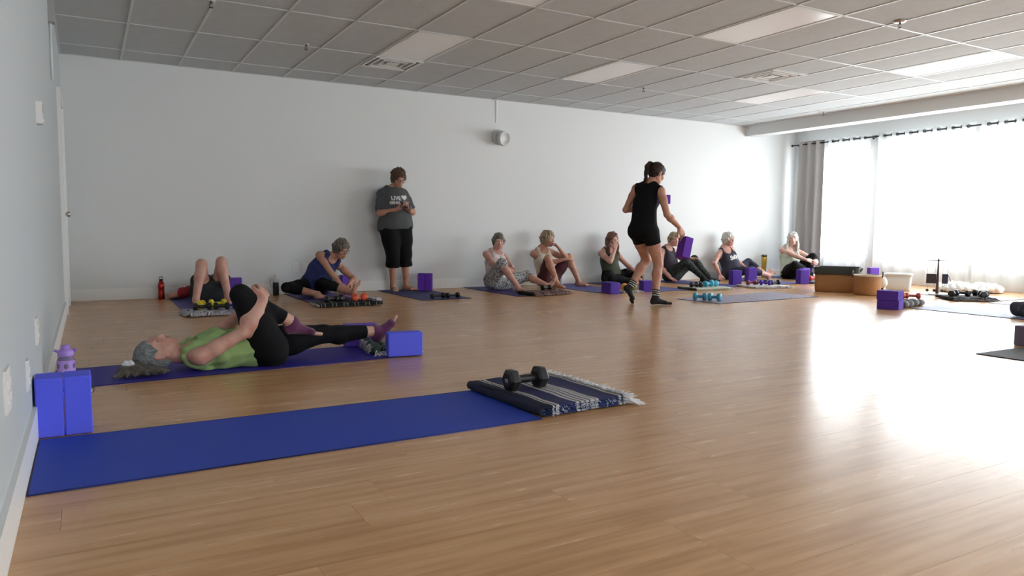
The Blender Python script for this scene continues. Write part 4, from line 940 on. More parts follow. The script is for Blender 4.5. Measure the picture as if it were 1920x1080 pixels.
sp = dict(s=1.0, w=1.03, shw=.160, pelvis=(5.615,6.745,.862), neck=(5.655,6.70,1.412), bend=(-.045,-.01,-.01), pside=(-.28,.96,0), sside=(-.40,.92,.05), head=(5.738,6.685,1.530), hup=(.42,-.02,1), face=(.95,.03,-.42), origin=(5.65,6.7,0), floor=.0, hs=1.02,
  armR=dict(w=(5.915,6.475,.905), p=(-.7,-.3,-.5), hd=(.50,-.06,-.85), pn=(.2,.9,-.3), th=(-.8,-.05,-.4), curl=.35, spread=1.2), armL=dict(w=(5.735,6.905,1.155), p=(-1,.35,-.6), hd=(.9,-.35,.10), pn=(0,0,1), curl=.35),
  legR=dict(a=(5.700,6.610,.086), p=(1,.1,0), f=(.92,-.32,0), fu=(0,0,1)), legL=dict(a=(5.565,6.915,.185), p=(1,.0,0), f=(.52,-.20,-.80), fu=(.8,0,.5)), thigh=1.05)
def stripes(sd, zz):
    def f(B):
        a, b = B.J['kn'+sd], B.J['an'+sd]; n = nrm(b-a)
        return [dict(cap(a+(b-a)*t-n*.004, a+(b-a)*t+n*.004, .08), cut=[]) for t in zz]
    return f
def ringcut(sd, zz, w=.0045):
    """flat discs across the shin used to colour the stripe bands"""
    def f(B):
        a, b = B.J['kn'+sd], B.J['an'+sd]; n = nrm(b-a); s = orth((1,.2,.1), n); return [ell(a+(b-a)*t, (.08,.08,w), np.array([s, np.cross(n, s), n])) for t in zz]
    return f
body8, B8, O8 = person('instructor in black tank and shorts walking right with purple blocks', sp,
  [tshirt(M_BLACKC, .006, .05, .0, 'tank_top', None, 0.), legwear(M_BLACKC, .006, .13, ('thigh',.36), name='bike_shorts'),
   sock(M_SOCKB, 'R', .004, .76, True, 'crew_sock', ((ringcut('R',(.80,.86,.92)), M_SOCKW, .0),)), sock(M_SOCKB, 'L', .004, .76, True, 'crew_sock', ((ringcut('L',(.80,.86,.92)), M_SOCKW, .0),))], hair8, SK_TAN, .0052)
# 9 woman behind the carried block
sp = dict(s=1.0, w=1.05, pelvis=(8.60,9.53,.118), neck=(8.555,9.665,.58), bend=(0,.03,0), pside=(1,.1,0), head=(8.655,9.60,.715), face=(-.15,-1,.08), hup=(.05,0,1), origin=(8.7,9.4,0), floor=FLOORZ,
  armR=dict(w=(8.43,9.42,.075), p=(-1,.2,-.1), hd=(-.1,-1,-.2), pn=(0,0,-1), curl=.1), armL=dict(w=(8.80,9.36,.40), p=(.7,.2,-.7), hd=(.5,-.7,.1), pn=(0,0,-1)),
  legR=dict(a=(8.80,9.02,.084), p=(-.3,-.1,1), f=(.6,-.85,0), fu=(0,0,1)), legL=dict(a=(9.17,9.28,.084), p=(-.05,.1,1), f=(.75,-.65,0), fu=(0,0,1)))
person('woman in charcoal top and marled grey leggings, face half hidden by carried block', sp,
  [tank(M_CHARC, .009, -.02, (.070,.06,.02), .028, .080, .006, wr=(.002,45,7)), legwear(M_GREYLEG, .008, .11, ('shin',.95), name='marled_leggings'), sock(M_SOCKB, 'R', .004, .97, False, 'grip_sock'), sock(M_SOCKB, 'L', .004, .97, True, 'grip_sock')], short_hair(HAIR_BLOND, .014, seed=9, side=-.06), SK_ROSE)
# 10 white-haired woman in the lettered tank
sp = dict(s=1.0, w=1.10, pelvis=(9.985,9.53,.12), neck=(9.885,9.655,.575), bend=(.02,.02,0), pside=(1,.08,0), sside=(.98,-.10,0), head=(9.935,9.60,.715), face=(.05,-1,.15), hup=(-.1,.1,1), origin=(10.1,9.5,0), floor=FLOORZ, belly=.03, brow=(.4,.37,.34),
  armR=dict(w=(9.665,9.50,.085), p=(-1,-.2,0), hd=(-.5,-.6,-.35), pn=(0,0,-1), curl=.05), armL=dict(w=(10.18,9.43,.23), p=(.6,.6,-.6), hd=(.7,-.5,-.2), pn=(0,0,-1)),
  legR=dict(a=(10.42,9.10,.090), p=(-.2,-1,.42), f=(.62,-.10,.60), fu=(-.6,0,.6)), legL=dict(a=(10.52,9.25,.105), p=(.4,.5,.55), f=(.60,.05,.70), fu=(-.6,0,.6)))
bd, B, O = person('white-haired woman in slate tank with white script, leaning on one hand', sp,
  [tank(M_SLATE, .010, -.04, (.080,.09,.045), .016, .080, .012, wr=(.002,45,7)), legwear(mat('midnight_jersey', (.010,.010,.030), .85), .010, .11, ('shin',.55), name='capri_trousers')], short_hair(HAIR_WHITE, .018, .005, low=-.09, seed=8, side=-.08), SK_ROSE)
tk = [c for c in bd.children if c.name.startswith('tank_top')][0]
text_on(bd, tk, O, 'Salty', tuple(B.M+B.F1*.2+B.axu*.03*B.S+B.L1*.01), tuple(B.L1), tuple(B.axu), .105, M_PRINTW, shear=.35, weight=.003, space=.9)
# 11 woman with long white hair, cross-legged
sp = dict(s=1.02, w=1.18, pelvis=(11.220,9.250,.12), neck=(11.265,9.360,.595), bend=(0,.04,0), pside=(1,-.1,0), sside=(.95,-.3,0), head=(11.250,9.290,.735), face=(-.72,-.70,-.02), hup=(-.02,0,1), origin=(11.230,9.190,0), floor=FLOORZ, belly=.02, brow=(.45,.4,.36),
  armR=dict(w=(11.190,8.880,.345), p=(-1,.2,-.2), hd=(.75,-.5,-.25), pn=(.3,.5,-.5), curl=.8), armL=dict(w=(11.370,8.840,.335), p=(1,.2,-.2), hd=(-.75,-.4,-.2), pn=(-.2,.5,-.5), curl=.8),
  legR=dict(a=(11.250,8.810,.075), p=(-.9,-.1,.55), f=(.8,-.4,.05), fu=(0,-.5,.8)), legL=dict(a=(11.180,8.910,.080), p=(.55,-.2,.95), f=(-.7,-.6,.0), fu=(0,0,1)))
person('woman with long white hair sitting cross-legged beside the grey curtain', sp,
  [tank(M_PALEG, .010, -.03, (.075,.09,.03), .030, .085, .012, wr=(.003,45,7)), legwear(M_BLACKC, .014, .12, ('shin',.9), name='black_trousers', loose=.008, wr=(.003,40,6))], long_hair(HAIR_WHITE, .30), SK_PALE)
# ================================================================ yoga mats
def rib_mat(name, col, rough=.62, var=None, spec=.35):
    return mat(name, col, rough, bump=(420,.35), var=var, spec=spec)
def yoga_mat(corners, m, label, th=.005, curl=0.):
    """corners: near-left, near-right, far-right, far-left (x, y)"""
    c = [Vector((x, y, 0)) for x, y in corners]; ctr = sum(c, Vector())/4
    t = empty('yoga_mat', (ctr.x, ctr.y, 0)); tag(t, label, 'mat', 'yoga mats laid out round the room')
    bm = bmesh.new(); n, q = 14, 6; top = []
    R = rnd(int(abs(ctr.x*100)+abs(ctr.y*37)))
    for j in range(n+1):
        row = []
        for i in range(q+1):
            u, v = i/q, j/n; p = (c[0]*(1-u)+c[1]*u)*(1-v)+(c[3]*(1-u)+c[2]*u)*v-ctr; row.append(p)
        top.append(row)
    a = [[bm.verts.new((p.x,p.y,th+.0004)) for p in r_] for r_ in top]; b = [[bm.verts.new((p.x,p.y,.0004)) for p in r_] for r_ in top]
    for j in range(n):
        for i in range(q): bm.faces.new((a[j][i],a[j][i+1],a[j+1][i+1],a[j+1][i])); bm.faces.new((b[j][i],b[j+1][i],b[j+1][i+1],b[j][i+1]))
    for i in range(q): bm.faces.new((a[0][i+1],a[0][i],b[0][i],b[0][i+1])); bm.faces.new((a[n][i],a[n][i+1],b[n][i+1],b[n][i]))
    for j in range(n): bm.faces.new((a[j][0],a[j+1][0],b[j+1][0],b[j][0])); bm.faces.new((a[j+1][q],a[j][q],b[j][q],b[j+1][q]))
    build('mat_sheet', bm, m, t)
    bm = bmesh.new(); L = [Vector((*p[:2],0))-ctr for p in corners]                   # bound edge just proud of the sheet
    for k in range(4):
        p, s = L[k], L[(k+1)%4]; d = (s-p).normalized(); nn = Vector((-d.y, d.x, 0))
        v = [p+nn*.0, s+nn*.0, s+nn*.004, p+nn*.004]
        lo = [bm.verts.new((x.x,x.y,.0003)) for x in v]; hi = [bm.verts.new((x.x,x.y,th+.0009)) for x in v]
        for e in range(4): bm.faces.new((lo[e],lo[(e+1)%4],hi[(e+1)%4],hi[e]))
        bm.faces.new(hi); bm.faces.new(lo[::-1])
    bmesh.ops.recalc_face_normals(bm, faces=bm.faces[:]); build('edge_band', bm, M_MATEDGE, t)
    return t
M_MATEDGE = mat('mat_edge_dark', (.012,.010,.035), .7)
MB = rib_mat('mat_royal_blue', (.014,.045,.36), .58)
MV = rib_mat('mat_deep_violet', (.026,.016,.26), .58)
MD = rib_mat('mat_dusk_blue', (.070,.068,.24), .6)
ME = rib_mat('mat_dark_violet', (.050,.030,.17), .6)
MF = rib_mat('mat_ink_blue', (.030,.036,.13), .6)
MG = rib_mat('mat_blue_grey', (.17,.19,.32), .5)
MW = rib_mat('mat_pale_grey', (.60,.62,.66), .6)
MK = rib_mat('mat_charcoal', (.030,.026,.030), .7)
MM = rib_mat('mat_mottled_mauve', (.20,.19,.28), .6, var=(38,(.40,.36,.42),.42,.60,(.5,1.6,1)))
def ym(x0, x1, y0, y1, m, label, sk=0.): return yoga_mat([(x0,y0),(x1,y0+sk),(x1-sk,y1),(x0-sk*.0,y1)], m, label)
yoga_mat([(-.200,2.792),(1.79,2.838),(1.79,3.525),(-.200,3.505)], MB, 'royal blue yoga mat nearest the camera, running out from the left wall')
yoga_mat([(-.195,4.560),(1.80,4.690),(1.77,5.290),(-.195,5.165)], MV, 'violet-blue yoga mat under the lying woman in green')
ym(.82,1.43,8.00,9.83, MD, 'dusky blue yoga mat under the man with raised knees')
ym(2.19,2.80,8.08,9.83, ME, 'dark violet yoga mat under the woman in navy')
ym(3.47,4.14,8.26,9.83, MF, 'ink blue yoga mat under the standing woman')
ym(4.79,5.42,8.24,9.83, ME, 'violet yoga mat under the woman in brush-print trousers')
ym(6.07,6.70,8.28,9.83, MD, 'blue yoga mat under the woman in maroon leggings')
ym(7.02,7.64,8.06,9.83, MD, 'blue-violet yoga mat in front of the auburn-haired woman')
ym(8.36,8.98,8.22,9.83, MD, 'violet yoga mat under the woman in marled grey leggings')
ym(9.83,10.45,8.30,9.83, MD, 'violet-blue yoga mat under the white-haired woman in slate tank')
ym(11.12,11.70,8.35,9.83, MD, 'yoga mat under the woman with long white hair')
yoga_mat([(6.52,6.400),(8.43,6.505),(8.475,7.300),(6.467,7.081)], MM, 'mottled mauve-grey yoga mat with teal dumbbells on its left end')
yoga_mat([(8.17,3.20),(8.76,3.20),(8.76,5.08),(8.17,5.08)], MG, 'blue-grey yoga mat reaching the right picture edge behind the stacked blocks')
yoga_mat([(9.64,3.10),(10.26,3.10),(10.26,5.04),(9.72,5.04)], MW, 'bleached pale yoga mat near the right picture edge beyond the blue-grey mat')
yoga_mat([(10.14,5.10),(10.74,5.10),(10.74,6.22),(10.14,6.22)], MW, 'pale yoga mat under the fluffy cushion side of the room by the small stand')
yoga_mat([(5.54,1.05),(6.16,1.05),(6.16,2.93),(5.54,2.93)], MK, 'charcoal yoga mat corner cut by the right picture edge')
# ================================================================ foam blocks
M_BLK_BLUE = mat('foam_bright_blue', (.095,.115,.78), .75, bump=(300,.15), spec=.3)
M_BLK_VIO = mat('foam_violet', (.125,.055,.42), .75, bump=(300,.15), spec=.3)
M_BLK_DK = mat('foam_deep_purple', (.075,.030,.30), .75, bump=(300,.15), spec=.3)
M_BLK_HELD = mat('foam_purple', (.115,.028,.36), .75, bump=(300,.15), spec=.3)
_bme = {}
def block(c, dims, rz, m, label, rot=None, group='foam yoga blocks'):
    """c = centre of its base"""
    key = (dims, m.name)
    if key not in _bme:
        bm = bmesh.new(); x, y, z = dims; box(bm, -x/2, x/2, -y/2, y/2, 0, z)
        bmesh.ops.bevel(bm, geom=bm.edges[:], offset=.007, segments=3, profile=.5, affect='EDGES')
        for f in bm.faces: f.smooth = len(f.verts) != 4 or f.calc_area() < .004
        me = bpy.data.meshes.new('yoga_block'); bm.to_mesh(me); bm.free(); me.materials.append(m); _bme[key] = me
    o = mobj('yoga_block', _bme[key], None, c, rot or (0,0,rz)); tag(o, label, 'block', group); return o
block((-.163,3.612,.0005), (.100,.150,.247), math.radians(1.5), M_BLK_BLUE, 'bright blue foam block standing against the left wall')
block((-.060,3.615,.0005), (.100,.150,.247), math.radians(1.0), M_BLK_BLUE, 'bright blue foam block standing right of its twin at the left wall')
block((1.852,4.722,.0065), (.236,.105,.160), math.radians(-8), M_BLK_BLUE, 'bright blue foam block on its long edge before the lying woman\'s foot')
block((1.72,5.262,.0065), (.236,.105,.160), math.radians(-8), M_BLK_VIO, 'violet foam block on edge just behind the lying woman\'s ankle')
block((1.575,9.735,.0005), (.155,.10,.235), math.radians(-4), M_BLK_VIO, 'violet foam block standing at the wall right of the raised knees')
block((3.00,9.75,.0005), (.155,.10,.235), math.radians(8), M_BLK_VIO, 'violet foam block behind the hands of the woman in navy')
block((4.030,9.598,.0065), (.098,.155,.235), math.radians(-28), M_BLK_HELD, 'left one of two purple blocks standing at the standing woman\'s right-hand side')
block((4.118,9.5515,.0065), (.098,.155,.235), math.radians(-28), M_BLK_HELD, 'right one of two purple blocks standing beside the standing woman')
block((6.205,8.125,.0005), (.155,.236,.155), math.radians(-4), M_BLK_DK, 'deep purple block lying in front of the auburn-haired woman, left of the yellow weights')
block((6.875,8.175,.0005), (.155,.155,.155), math.radians(-14), M_BLK_DK, 'purple block on edge between the instructor\'s two ankles')
block((7.88,9.68,.0005), (.155,.10,.235), math.radians(-20), M_BLK_VIO, 'violet block at the wall seen between the instructor\'s calves')
block((9.045,8.565,.0005), (.155,.155,.235), math.radians(-22), M_BLK_DK, 'purple block standing in front of the slate tank, nearer of the pair')
block((9.84,8.97,.0065), (.155,.155,.235), math.radians(-22), M_BLK_DK, 'purple block standing before the outstretched legs, farther of the pair')
block((10.29,8.27,.0005), (.155,.155,.235), math.radians(-22), M_BLK_DK, 'purple block standing left of the rectangular basket in front of the long-haired woman')
block((10.80,8.64,.0005), (.155,.10,.235), math.radians(-10), M_BLK_VIO, 'violet block half hidden behind the rectangular basket corner')
block((11.20,7.62,.0005), (.236,.155,.105), math.radians(-25), M_BLK_VIO, 'violet foam block lying flat behind the baskets, carrying another')
block((11.20,7.62,.1062), (.155,.105,.180), math.radians(-25), M_BLK_VIO, 'violet foam block on top of another behind the round basket')
block((7.885,5.135,.0005), (.155,.236,.106), math.radians(14), M_BLK_DK, 'lower one of two stacked deep purple blocks right of the basket')
block((7.872,5.132,.1072), (.155,.236,.106), math.radians(11), M_BLK_DK, 'upper one of two stacked deep purple blocks right of the basket')
block((6.335,2.98,.0005), (.16,.10,.155), math.radians(-5), mat('foam_grey_mauve', (.12,.10,.15), .75), 'grey-mauve block cut by the right picture edge above the charcoal mat')
# the two carried blocks
hb = block((5.955,6.455,.552), (.105,.155,.245), 0, M_BLK_HELD, 'purple block hanging from the instructor\'s right hand', rot=(math.radians(-8), math.radians(16), math.radians(-12)))
h2 = block((5.865,6.715,1.180), (.155,.10,.105), 0, M_BLK_HELD, 'purple block tucked in the instructor\'s bent left arm', rot=(0, 0, math.radians(-14)))
# ================================================================ dumbbells
def dumb_parts(root, L, r, m, style, mark=None):
    bm = bmesh.new(); hl = r*1.05; X = Matrix.Rotation(PI/2, 4, 'Y')
    lathe(bm, [(r*.44,-L/2+hl*.9),(r*.34,-L*.12),(r*.38,0),(r*.34,L*.12),(r*.44,L/2-hl*.9)], 14, X); build('grip', bm, m, root)
    for s in (-1, 1):
        bm = bmesh.new(); n = 6 if style == 'hex' else 18
        M_ = Matrix.Translation((s*(L/2-hl/2),0,0)) @ Matrix.Rotation(PI/6 if style == 'hex' else 0, 4, 'X') @ X
        if style == 'hex': lathe(bm, [(0,-hl/2),(r*.72,-hl/2),(r*.98,-hl*.30),(r,0),(r*.98,hl*.30),(r*.72,hl/2),(0,hl/2)], 6, M_)
        else: lathe(bm, [(0,-hl/2),(r*.6,-hl*.5),(r*.92,-hl*.34),(r,0),(r*.92,hl*.34),(r*.6,hl*.5),(0,hl/2)], 18, M_)
        if style == 'hex':
            for f in bm.faces: f.smooth = False
            bmesh.ops.bevel(bm, geom=bm.edges[:], offset=r*.07, segments=2, profile=.5, affect='EDGES')
        w = build('head', bm, m, root)
        if mark and s == -1:
            bm = bmesh.new()
            for (a, b, c_, d_) in ((-.22,-.06,-.16,.16),(.0,.10,-.16,.16),(.10,.18,-.04,.16)): box(bm, -L/2-.0012, -L/2-.0002, a*r, b*r, c_*r, d_*r)
            build('weight_mark', bm, mark, w)
M_DB_BLK = mat('black_vinyl', (.008,.008,.009), .42, spec=.5)
M_MARK = mat('pale_mark', (.42,.42,.42), .6)
_db = {}
def dumbbell(c, ang, L, r, m, label, style='hex', mark=None, group='dumbbells lying on the mats and blankets', tilt=0.):
    """c = point under its middle on the surface it rests on"""
    h = r*math.cos(PI/6)*1.0 if style == 'hex' else r
    key = (L, r, m.name, style, bool(mark))
    if key in _db: t = copy_tree(_db[key])
    else: t = empty('dumbbell'); dumb_parts(t, L, r, m, style, mark); _db[key] = t
    t.location = (c[0], c[1], c[2]+h+.0003); t.rotation_euler = (0, tilt, math.radians(ang)); tag(t, label, 'dumbbell', group); return t
M_YEL = mat('yellow_vinyl', (.62,.50,.012), .35); M_ORG = mat('orange_vinyl', (.66,.075,.022), .4); M_TEAL = mat('teal_vinyl', (.03,.25,.40), .4); M_CYAN = mat('sky_teal_vinyl', (.05,.36,.52), .4)
M_MAG = mat('magenta_vinyl', (.16,.016,.075), .4); M_DBLU = mat('deep_blue_vinyl', (.012,.022,.22), .4); M_AMB = mat('amber_vinyl', (.62,.27,.035), .4); M_LIME = mat('olive_lime_vinyl', (.26,.26,.04), .4); M_RUST = mat('rust_vinyl', (.38,.06,.025), .4)
# ================================================================ folded blankets
def fringe(bm, p0, p1, out, n, ln, r, seed, z=.012, drop=True, spread=.6):
    R = rnd(seed); p0, p1, out = Vector(p0), Vector(p1), Vector(out).normalized(); al = (p1-p0).normalized()
    for k in range(n):
        a = p0.lerp(p1, (k+R.random())/n); d = (out+al*R.uniform(-spread,spread)).normalized(); l = ln*R.uniform(.55,1.15); zz = z*R.uniform(.3,1.)
        mid = a+d*l*.45+Vector((0,0,zz*.25)); e = a+d*l+al*R.uniform(-.3,.3)*ln
        a = Vector((a.x,a.y,zz)); mid.z = zz*.8+.002; e.z = .0045 if drop else zz
        tube(bm, [a, mid, e], [r, r*.9, r*.5], 4)
def blanket(name, c, w, l, ang, m, label, n=4, th=.011, seed=1, fold='left', fr=(), frm=None, frl=.05, frn=60, edge=None, r=.0022, base=0.0003, rag=.006, group='folded blankets beside the mats'):
    """folded stack: w along local x, l along local y; one rounded fold side; fr = sides with fringe"""
    t = empty(name, (c[0], c[1], base), math.radians(ang)); tag(t, label, 'blanket', group); R = rnd(seed)
    for k in range(n):
        bm = bmesh.new(); nx, ny = 14, 16; z0 = k*th; e = [R.uniform(-rag, rag) for _ in range(4)]; ph = R.uniform(0,6)
        def P(u, v, top):
            x = -w/2+e[0]+(w+e[1]-e[0])*u; y = -l/2+e[2]+(l+e[3]-e[2])*v
            x += rag*.5*math.sin(9*v+ph)*(u > .9 or u < .1); y += rag*.6*math.sin(11*u+ph*2)*(v > .95 or v < .05)
            wv = .0018*math.sin(14*u+ph+5*v)+.0016*math.sin(17*v-ph) if k == n-1 and top else 0
            edge_ = min(u, 1-u)*w; ey = min(v, 1-v)*l; rr = min(edge_, ey)
            dz = th*.35*(1-min(rr/.006, 1)); return (x, y, z0+(th*.97-dz+wv if top else dz*.8))
        us = [0,.012]+[i/nx for i in range(1,nx)]+[.988,1]; vs_ = [0,.01]+[j/ny for j in range(1,ny)]+[.99,1]
        T_ = [[bm.verts.new(P(u,v,1)) for u in us] for v in vs_]; B_ = [[bm.verts.new(P(u,v,0)) for u in us] for v in vs_]
        for j in range(len(vs_)-1):
            for i in range(len(us)-1):
                f = bm.faces.new((T_[j][i],T_[j][i+1],T_[j+1][i+1],T_[j+1][i])); f.smooth = True; f = bm.faces.new((B_[j][i],B_[j+1][i],B_[j+1][i+1],B_[j][i+1])); f.smooth = True
        for i in range(len(us)-1): bm.faces.new((T_[0][i+1],T_[0][i],B_[0][i],B_[0][i+1])); bm.faces.new((T_[-1][i],T_[-1][i+1],B_[-1][i+1],B_[-1][i]))
        for j in range(len(vs_)-1): bm.faces.new((T_[j][0],T_[j+1][0],B_[j+1][0],B_[j][0])); bm.faces.new((T_[j+1][-1],T_[j][-1],B_[j][-1],B_[j+1][-1]))
        build('blanket_layer', bm, m, t)
    H = n*th
    for k in range(max(1, n//2)):                                       # rounded folds on the fold side
        bm = bmesh.new(); s = -1 if fold == 'left' else 1; rr = th*(n-2*k)/2; zc = H/2; cols = []
        for j in range(17):
            y = -l/2+.004+(l-.008)*j/16; ring = []
            for a in range(9):
                an = -PI/2+PI*a/8; o_ = rr*.98
                ring.append(bm.verts.new((s*(w/2-.004)+s*math.cos(an)*o_*.9, y, zc+math.sin(an)*o_)))
            cols.append(ring)
        for A_, B_ in zip(cols, cols[1:]):
            for a in range(8): f = bm.faces.new((A_[a],A_[a+1],B_[a+1],B_[a]) if s < 0 else (A_[a],B_[a],B_[a+1],A_[a+1])); f.smooth = True
        bm.faces.new(cols[0] if s > 0 else cols[0][::-1]); bm.faces.new(cols[-1][::-1] if s > 0 else cols[-1])
        build('fold', bm, edge or m, t)
        if k == 0: break
    for i, side in enumerate(fr):
        bm = bmesh.new(); a = {'right': ((w/2,-l/2),(w/2,l/2),(1,0)), 'left': ((-w/2,-l/2),(-w/2,l/2),(-1,0)), 'front': ((-w/2,-l/2),(w/2,-l/2),(0,-1)), 'back': ((-w/2,l/2),(w/2,l/2),(0,1))}[side]
        fringe(bm, (*a[0],0), (*a[1],0), (*a[2],0), frn, frl, r, seed*7+i, z=H*.9)
        o = build('fringe', bm, frm or m, t); o['kind'] = 'stuff'
    return t, H+base
M_WOOLW = mat('white_wool', (.66,.66,.68), .95, bump=(200,.4))
M_NEARB = pattern_mat('navy_striped_wool', [(0,(.010,.011,.030)),(.13,(.40,.38,.36)),(.15,(.02,.02,.04)),(.165,(.42,.40,.38)),(.20,(.020,.022,.075)),(.40,(.45,.43,.42)),(.44,(.02,.02,.05)),(.455,(.42,.40,.40)),(.50,(.05,.05,.12)),(.515,(.44,.42,.42)),(.55,(.04,.04,.09)),(.565,(.42,.41,.42)),(.61,(.03,.03,.05)),(.62,(.40,.38,.36)),(.655,(.024,.026,.085)),(.90,(.45,.43,.38)),(.935,(.02,.02,.03)),(.95,(.50,.49,.48))], 2.06)
# shift the stripe origin to the blanket's left edge
for nd in M_NEARB.node_tree.nodes:
    if nd.type == 'MATH' and nd.operation == 'MULTIPLY': 
        nd.operation = 'MULTIPLY_ADD'; nd.inputs[1].default_value = 1.9; nd.inputs[2].default_value = .49
M_NAVYW = mat('navy_wool', (.012,.014,.035), .95, bump=(200,.4))
M_BLUTUFT = pattern_mat('blue_white_selvedge', [(0,(.015,.03,.12)),(.45,(.03,.06,.2)),(.52,(.45,.55,.72)),(.60,(.6,.68,.8)),(.68,(.02,.04,.14))], 26, kind='print')
bl1, HB = blanket('folded_blanket', (2.035,3.215), .50, .70, 3, M_NEARB, 'navy striped folded blanket with white fringe and black dumbbell on the near mat', 4, .0115, 3, 'left', ('right',), M_WOOLW, .058, 210, edge=M_NAVYW, r=.0026, base=.0062)
bm = bmesh.new(); R = rnd(12)
for k in range(190):                                                     # ragged selvedge along the side facing the camera
    x = -.245+.485*(k+R.random())/190; z = R.uniform(.004,.042); tube(bm, [(x,-.345,z),(x+R.uniform(-.006,.006),-.345-R.uniform(.006,.013),z-R.uniform(.002,.008))], [.0028,.0012], 4)
o = build('selvedge_tufts', bm, M_BLUTUFT, bl1); o['kind'] = 'stuff'
bm = bmesh.new(); fringe(bm, (.238,-.35,0), (.238,.35,0), (1,-.1,0), 330, .060, .0042, 78, z=.056, drop=False); fringe(bm, (.245,-.35,0), (.245,.35,0), (1,-.3,0), 240, .085, .0040, 79, z=.04, drop=True); o = build('fringe', bm, M_WOOLW, bl1); o['kind'] = 'stuff'
bm = bmesh.new(); fringe(bm, (.235,-.35,0), (.25,-.28,0), (.85,-.45,0), 40, .11, .0042, 77, z=.03); o = build('tassel', bm, M_WOOLW, bl1); o['kind'] = 'stuff'
dumbbell((1.935,3.235,HB+.0015), 4, .238, .061, M_DB_BLK, 'large black hexagonal dumbbell on the navy striped blanket', 'hex', M_MARK, group='black dumbbells')
# rolled green-grey blanket under the lying woman's ankle
M_GRNB = pattern_mat('green_grey_striped_wool', [(0,(.10,.13,.12)),(.2,(.03,.05,.045)),(.3,(.30,.36,.33)),(.36,(.04,.06,.05)),(.6,(.12,.17,.14)),(.75,(.38,.42,.40)),(.8,(.02,.03,.03))], 9, axis=1)
t = empty('rolled_blanket', (1.765,4.965,.0065), math.radians(-8)); tag(t, 'green-grey striped blanket, loosely rolled under the lying woman\'s ankle', 'blanket', 'folded blankets beside the mats')
o = sobj('roll', [cap((-.055,-.15,.036),(-.055,.18,.036), .034, .034, k=.02), cap((.02,-.15,.026),(.02,.19,.026), .025, .025, k=.02), cap((.13,-.14,.016),(.13,.22,.016), .015, .015, (1,0,0), 1, .03), ell((.09,.02,.02),(.17,.17,.018), None, .02)], M_GRNB, t, (0,0,0), vox=.006, wr=(.004,60,4), fl=.0)
bm = bmesh.new(); fringe(bm, (-.07,-.20,0),(.10,-.19,0),(-.1,-1,0), 46, .05, .0026, 5, z=.03); fringe(bm, (.17,-.16,0),(.20,.20,0),(1,-.25,0), 90, .095, .0034, 9, z=.035); fringe(bm, (-.085,-.16,0),(-.085,.22,0),(-1,.2,0), 50, .03, .002, 10, z=.07)
o = build('fringe', bm, M_WOOLW, t); o['kind'] = 'stuff'
# the others
M_CROCH = pattern_mat('grey_white_crochet', [(0,(.04,.04,.05)),(.40,(.10,.10,.12)),(.48,(.45,.43,.48)),(.7,(.55,.53,.56))], 30, kind='print')
blanket('folded_blanket', (1.05,7.86), .47, .36, 2, M_CROCH, 'grey and white ruffled blanket with yellow and black weights in front of the raised knees', 3, .014, 5, 'left', ('front','left'), mat('lilac_white_wool', (.50,.47,.52), .95), .05, 120, r=.006, rag=.012, base=.006)
hB = .0485
dumbbell((.955,7.83,hB), 0, .17, .041, M_DB_BLK, 'black dumbbell lying left on the grey ruffled blanket', 'hex', group='black dumbbells')
dumbbell((1.130,7.80,hB), -8, .15, .041, M_DB_BLK, 'black dumbbell with a pale end mark beside the yellow weights', 'hex', M_MARK, group='black dumbbells')
dumbbell((.955,7.955,hB), 70, .16, .042, M_YEL, 'yellow dumbbell at the left on the grey ruffled blanket', 'round')
dumbbell((1.12,7.985,hB+.0), 6, .17, .045, M_YEL, 'yellow dumbbell at the right on the grey ruffled blanket', 'round')
dumbbell((1.285,7.84,hB), 75, .20, .052, M_DBLU, 'deep blue dumbbell at the right end of the grey ruffled blanket', 'hex', M_MARK)
M_BLKST = pattern_mat('black_cream_striped_wool', [(0,(.015,.015,.018)),(.35,(.30,.29,.28)),(.42,(.02,.02,.022)),(.55,(.02,.02,.025)),(.70,(.36,.35,.34)),(.76,(.015,.015,.018))], 8, axis=0)
blanket('folded_blanket', (2.50,8.13), .70, .36, 1, M_BLKST, 'black striped folded blanket holding orange weights before the woman in navy', 3, .014, 6, 'right', ('left',), M_WOOLW, .02, 40, r=.003, edge=mat('black_wool', (.012,.012,.013), .95), base=.006)
hB = .0485
for (x, y, a, m_, lb, st, mk) in ((2.31,8.05,20,M_DB_BLK,'black dumbbell with a pale disc mark, left on the black striped blanket','round',M_MARK),(2.45,8.14,75,M_DB_BLK,'black dumbbell with a pale disc mark, middle of the black striped blanket','round',M_MARK),
    (2.60,8.12,75,M_ORG,'orange dumbbell, left of the orange pair on the black striped blanket','round',None),(2.71,8.14,75,M_ORG,'orange dumbbell, right of the orange pair on the black striped blanket','round',None)):
    dumbbell((x,y,hB), a, .17, .038, m_, lb, st, mk)
blanket('folded_scarf', (2.80,8.06), .10, .15, 10, M_CROCH, 'small grey bundled cloth at the right end of the black striped blanket', 2, .018, 8, 'right', (), base=.0485)
dumbbell((3.735,8.385,.0061), -2, .185, .040, M_DB_BLK, 'black dumbbell, left of the pair on the ink blue mat', 'hex', group='black dumbbells')
dumbbell((3.935,8.375,.0061), 4, .185, .040, M_DB_BLK, 'black dumbbell, right of the pair on the ink blue mat', 'hex', group='black dumbbells')
M_REDST = pattern_mat('red_green_striped_wool', [(0,(.03,.035,.02)),(.25,(.16,.02,.03)),(.36,(.02,.02,.02)),(.50,(.09,.12,.07)),(.60,(.40,.32,.28)),(.66,(.20,.02,.04)),(.85,(.05,.06,.04))], 6, axis=0)
blanket('folded_blanket', (5.28,8.36), .62, .34, 8, M_REDST, 'red and green striped folded blanket before the brush-print trousers', 3, .015, 9, 'left', ('right','front'), mat('pinkish_wool', (.42,.28,.27), .95), .05, 60, r=.004, base=.006)
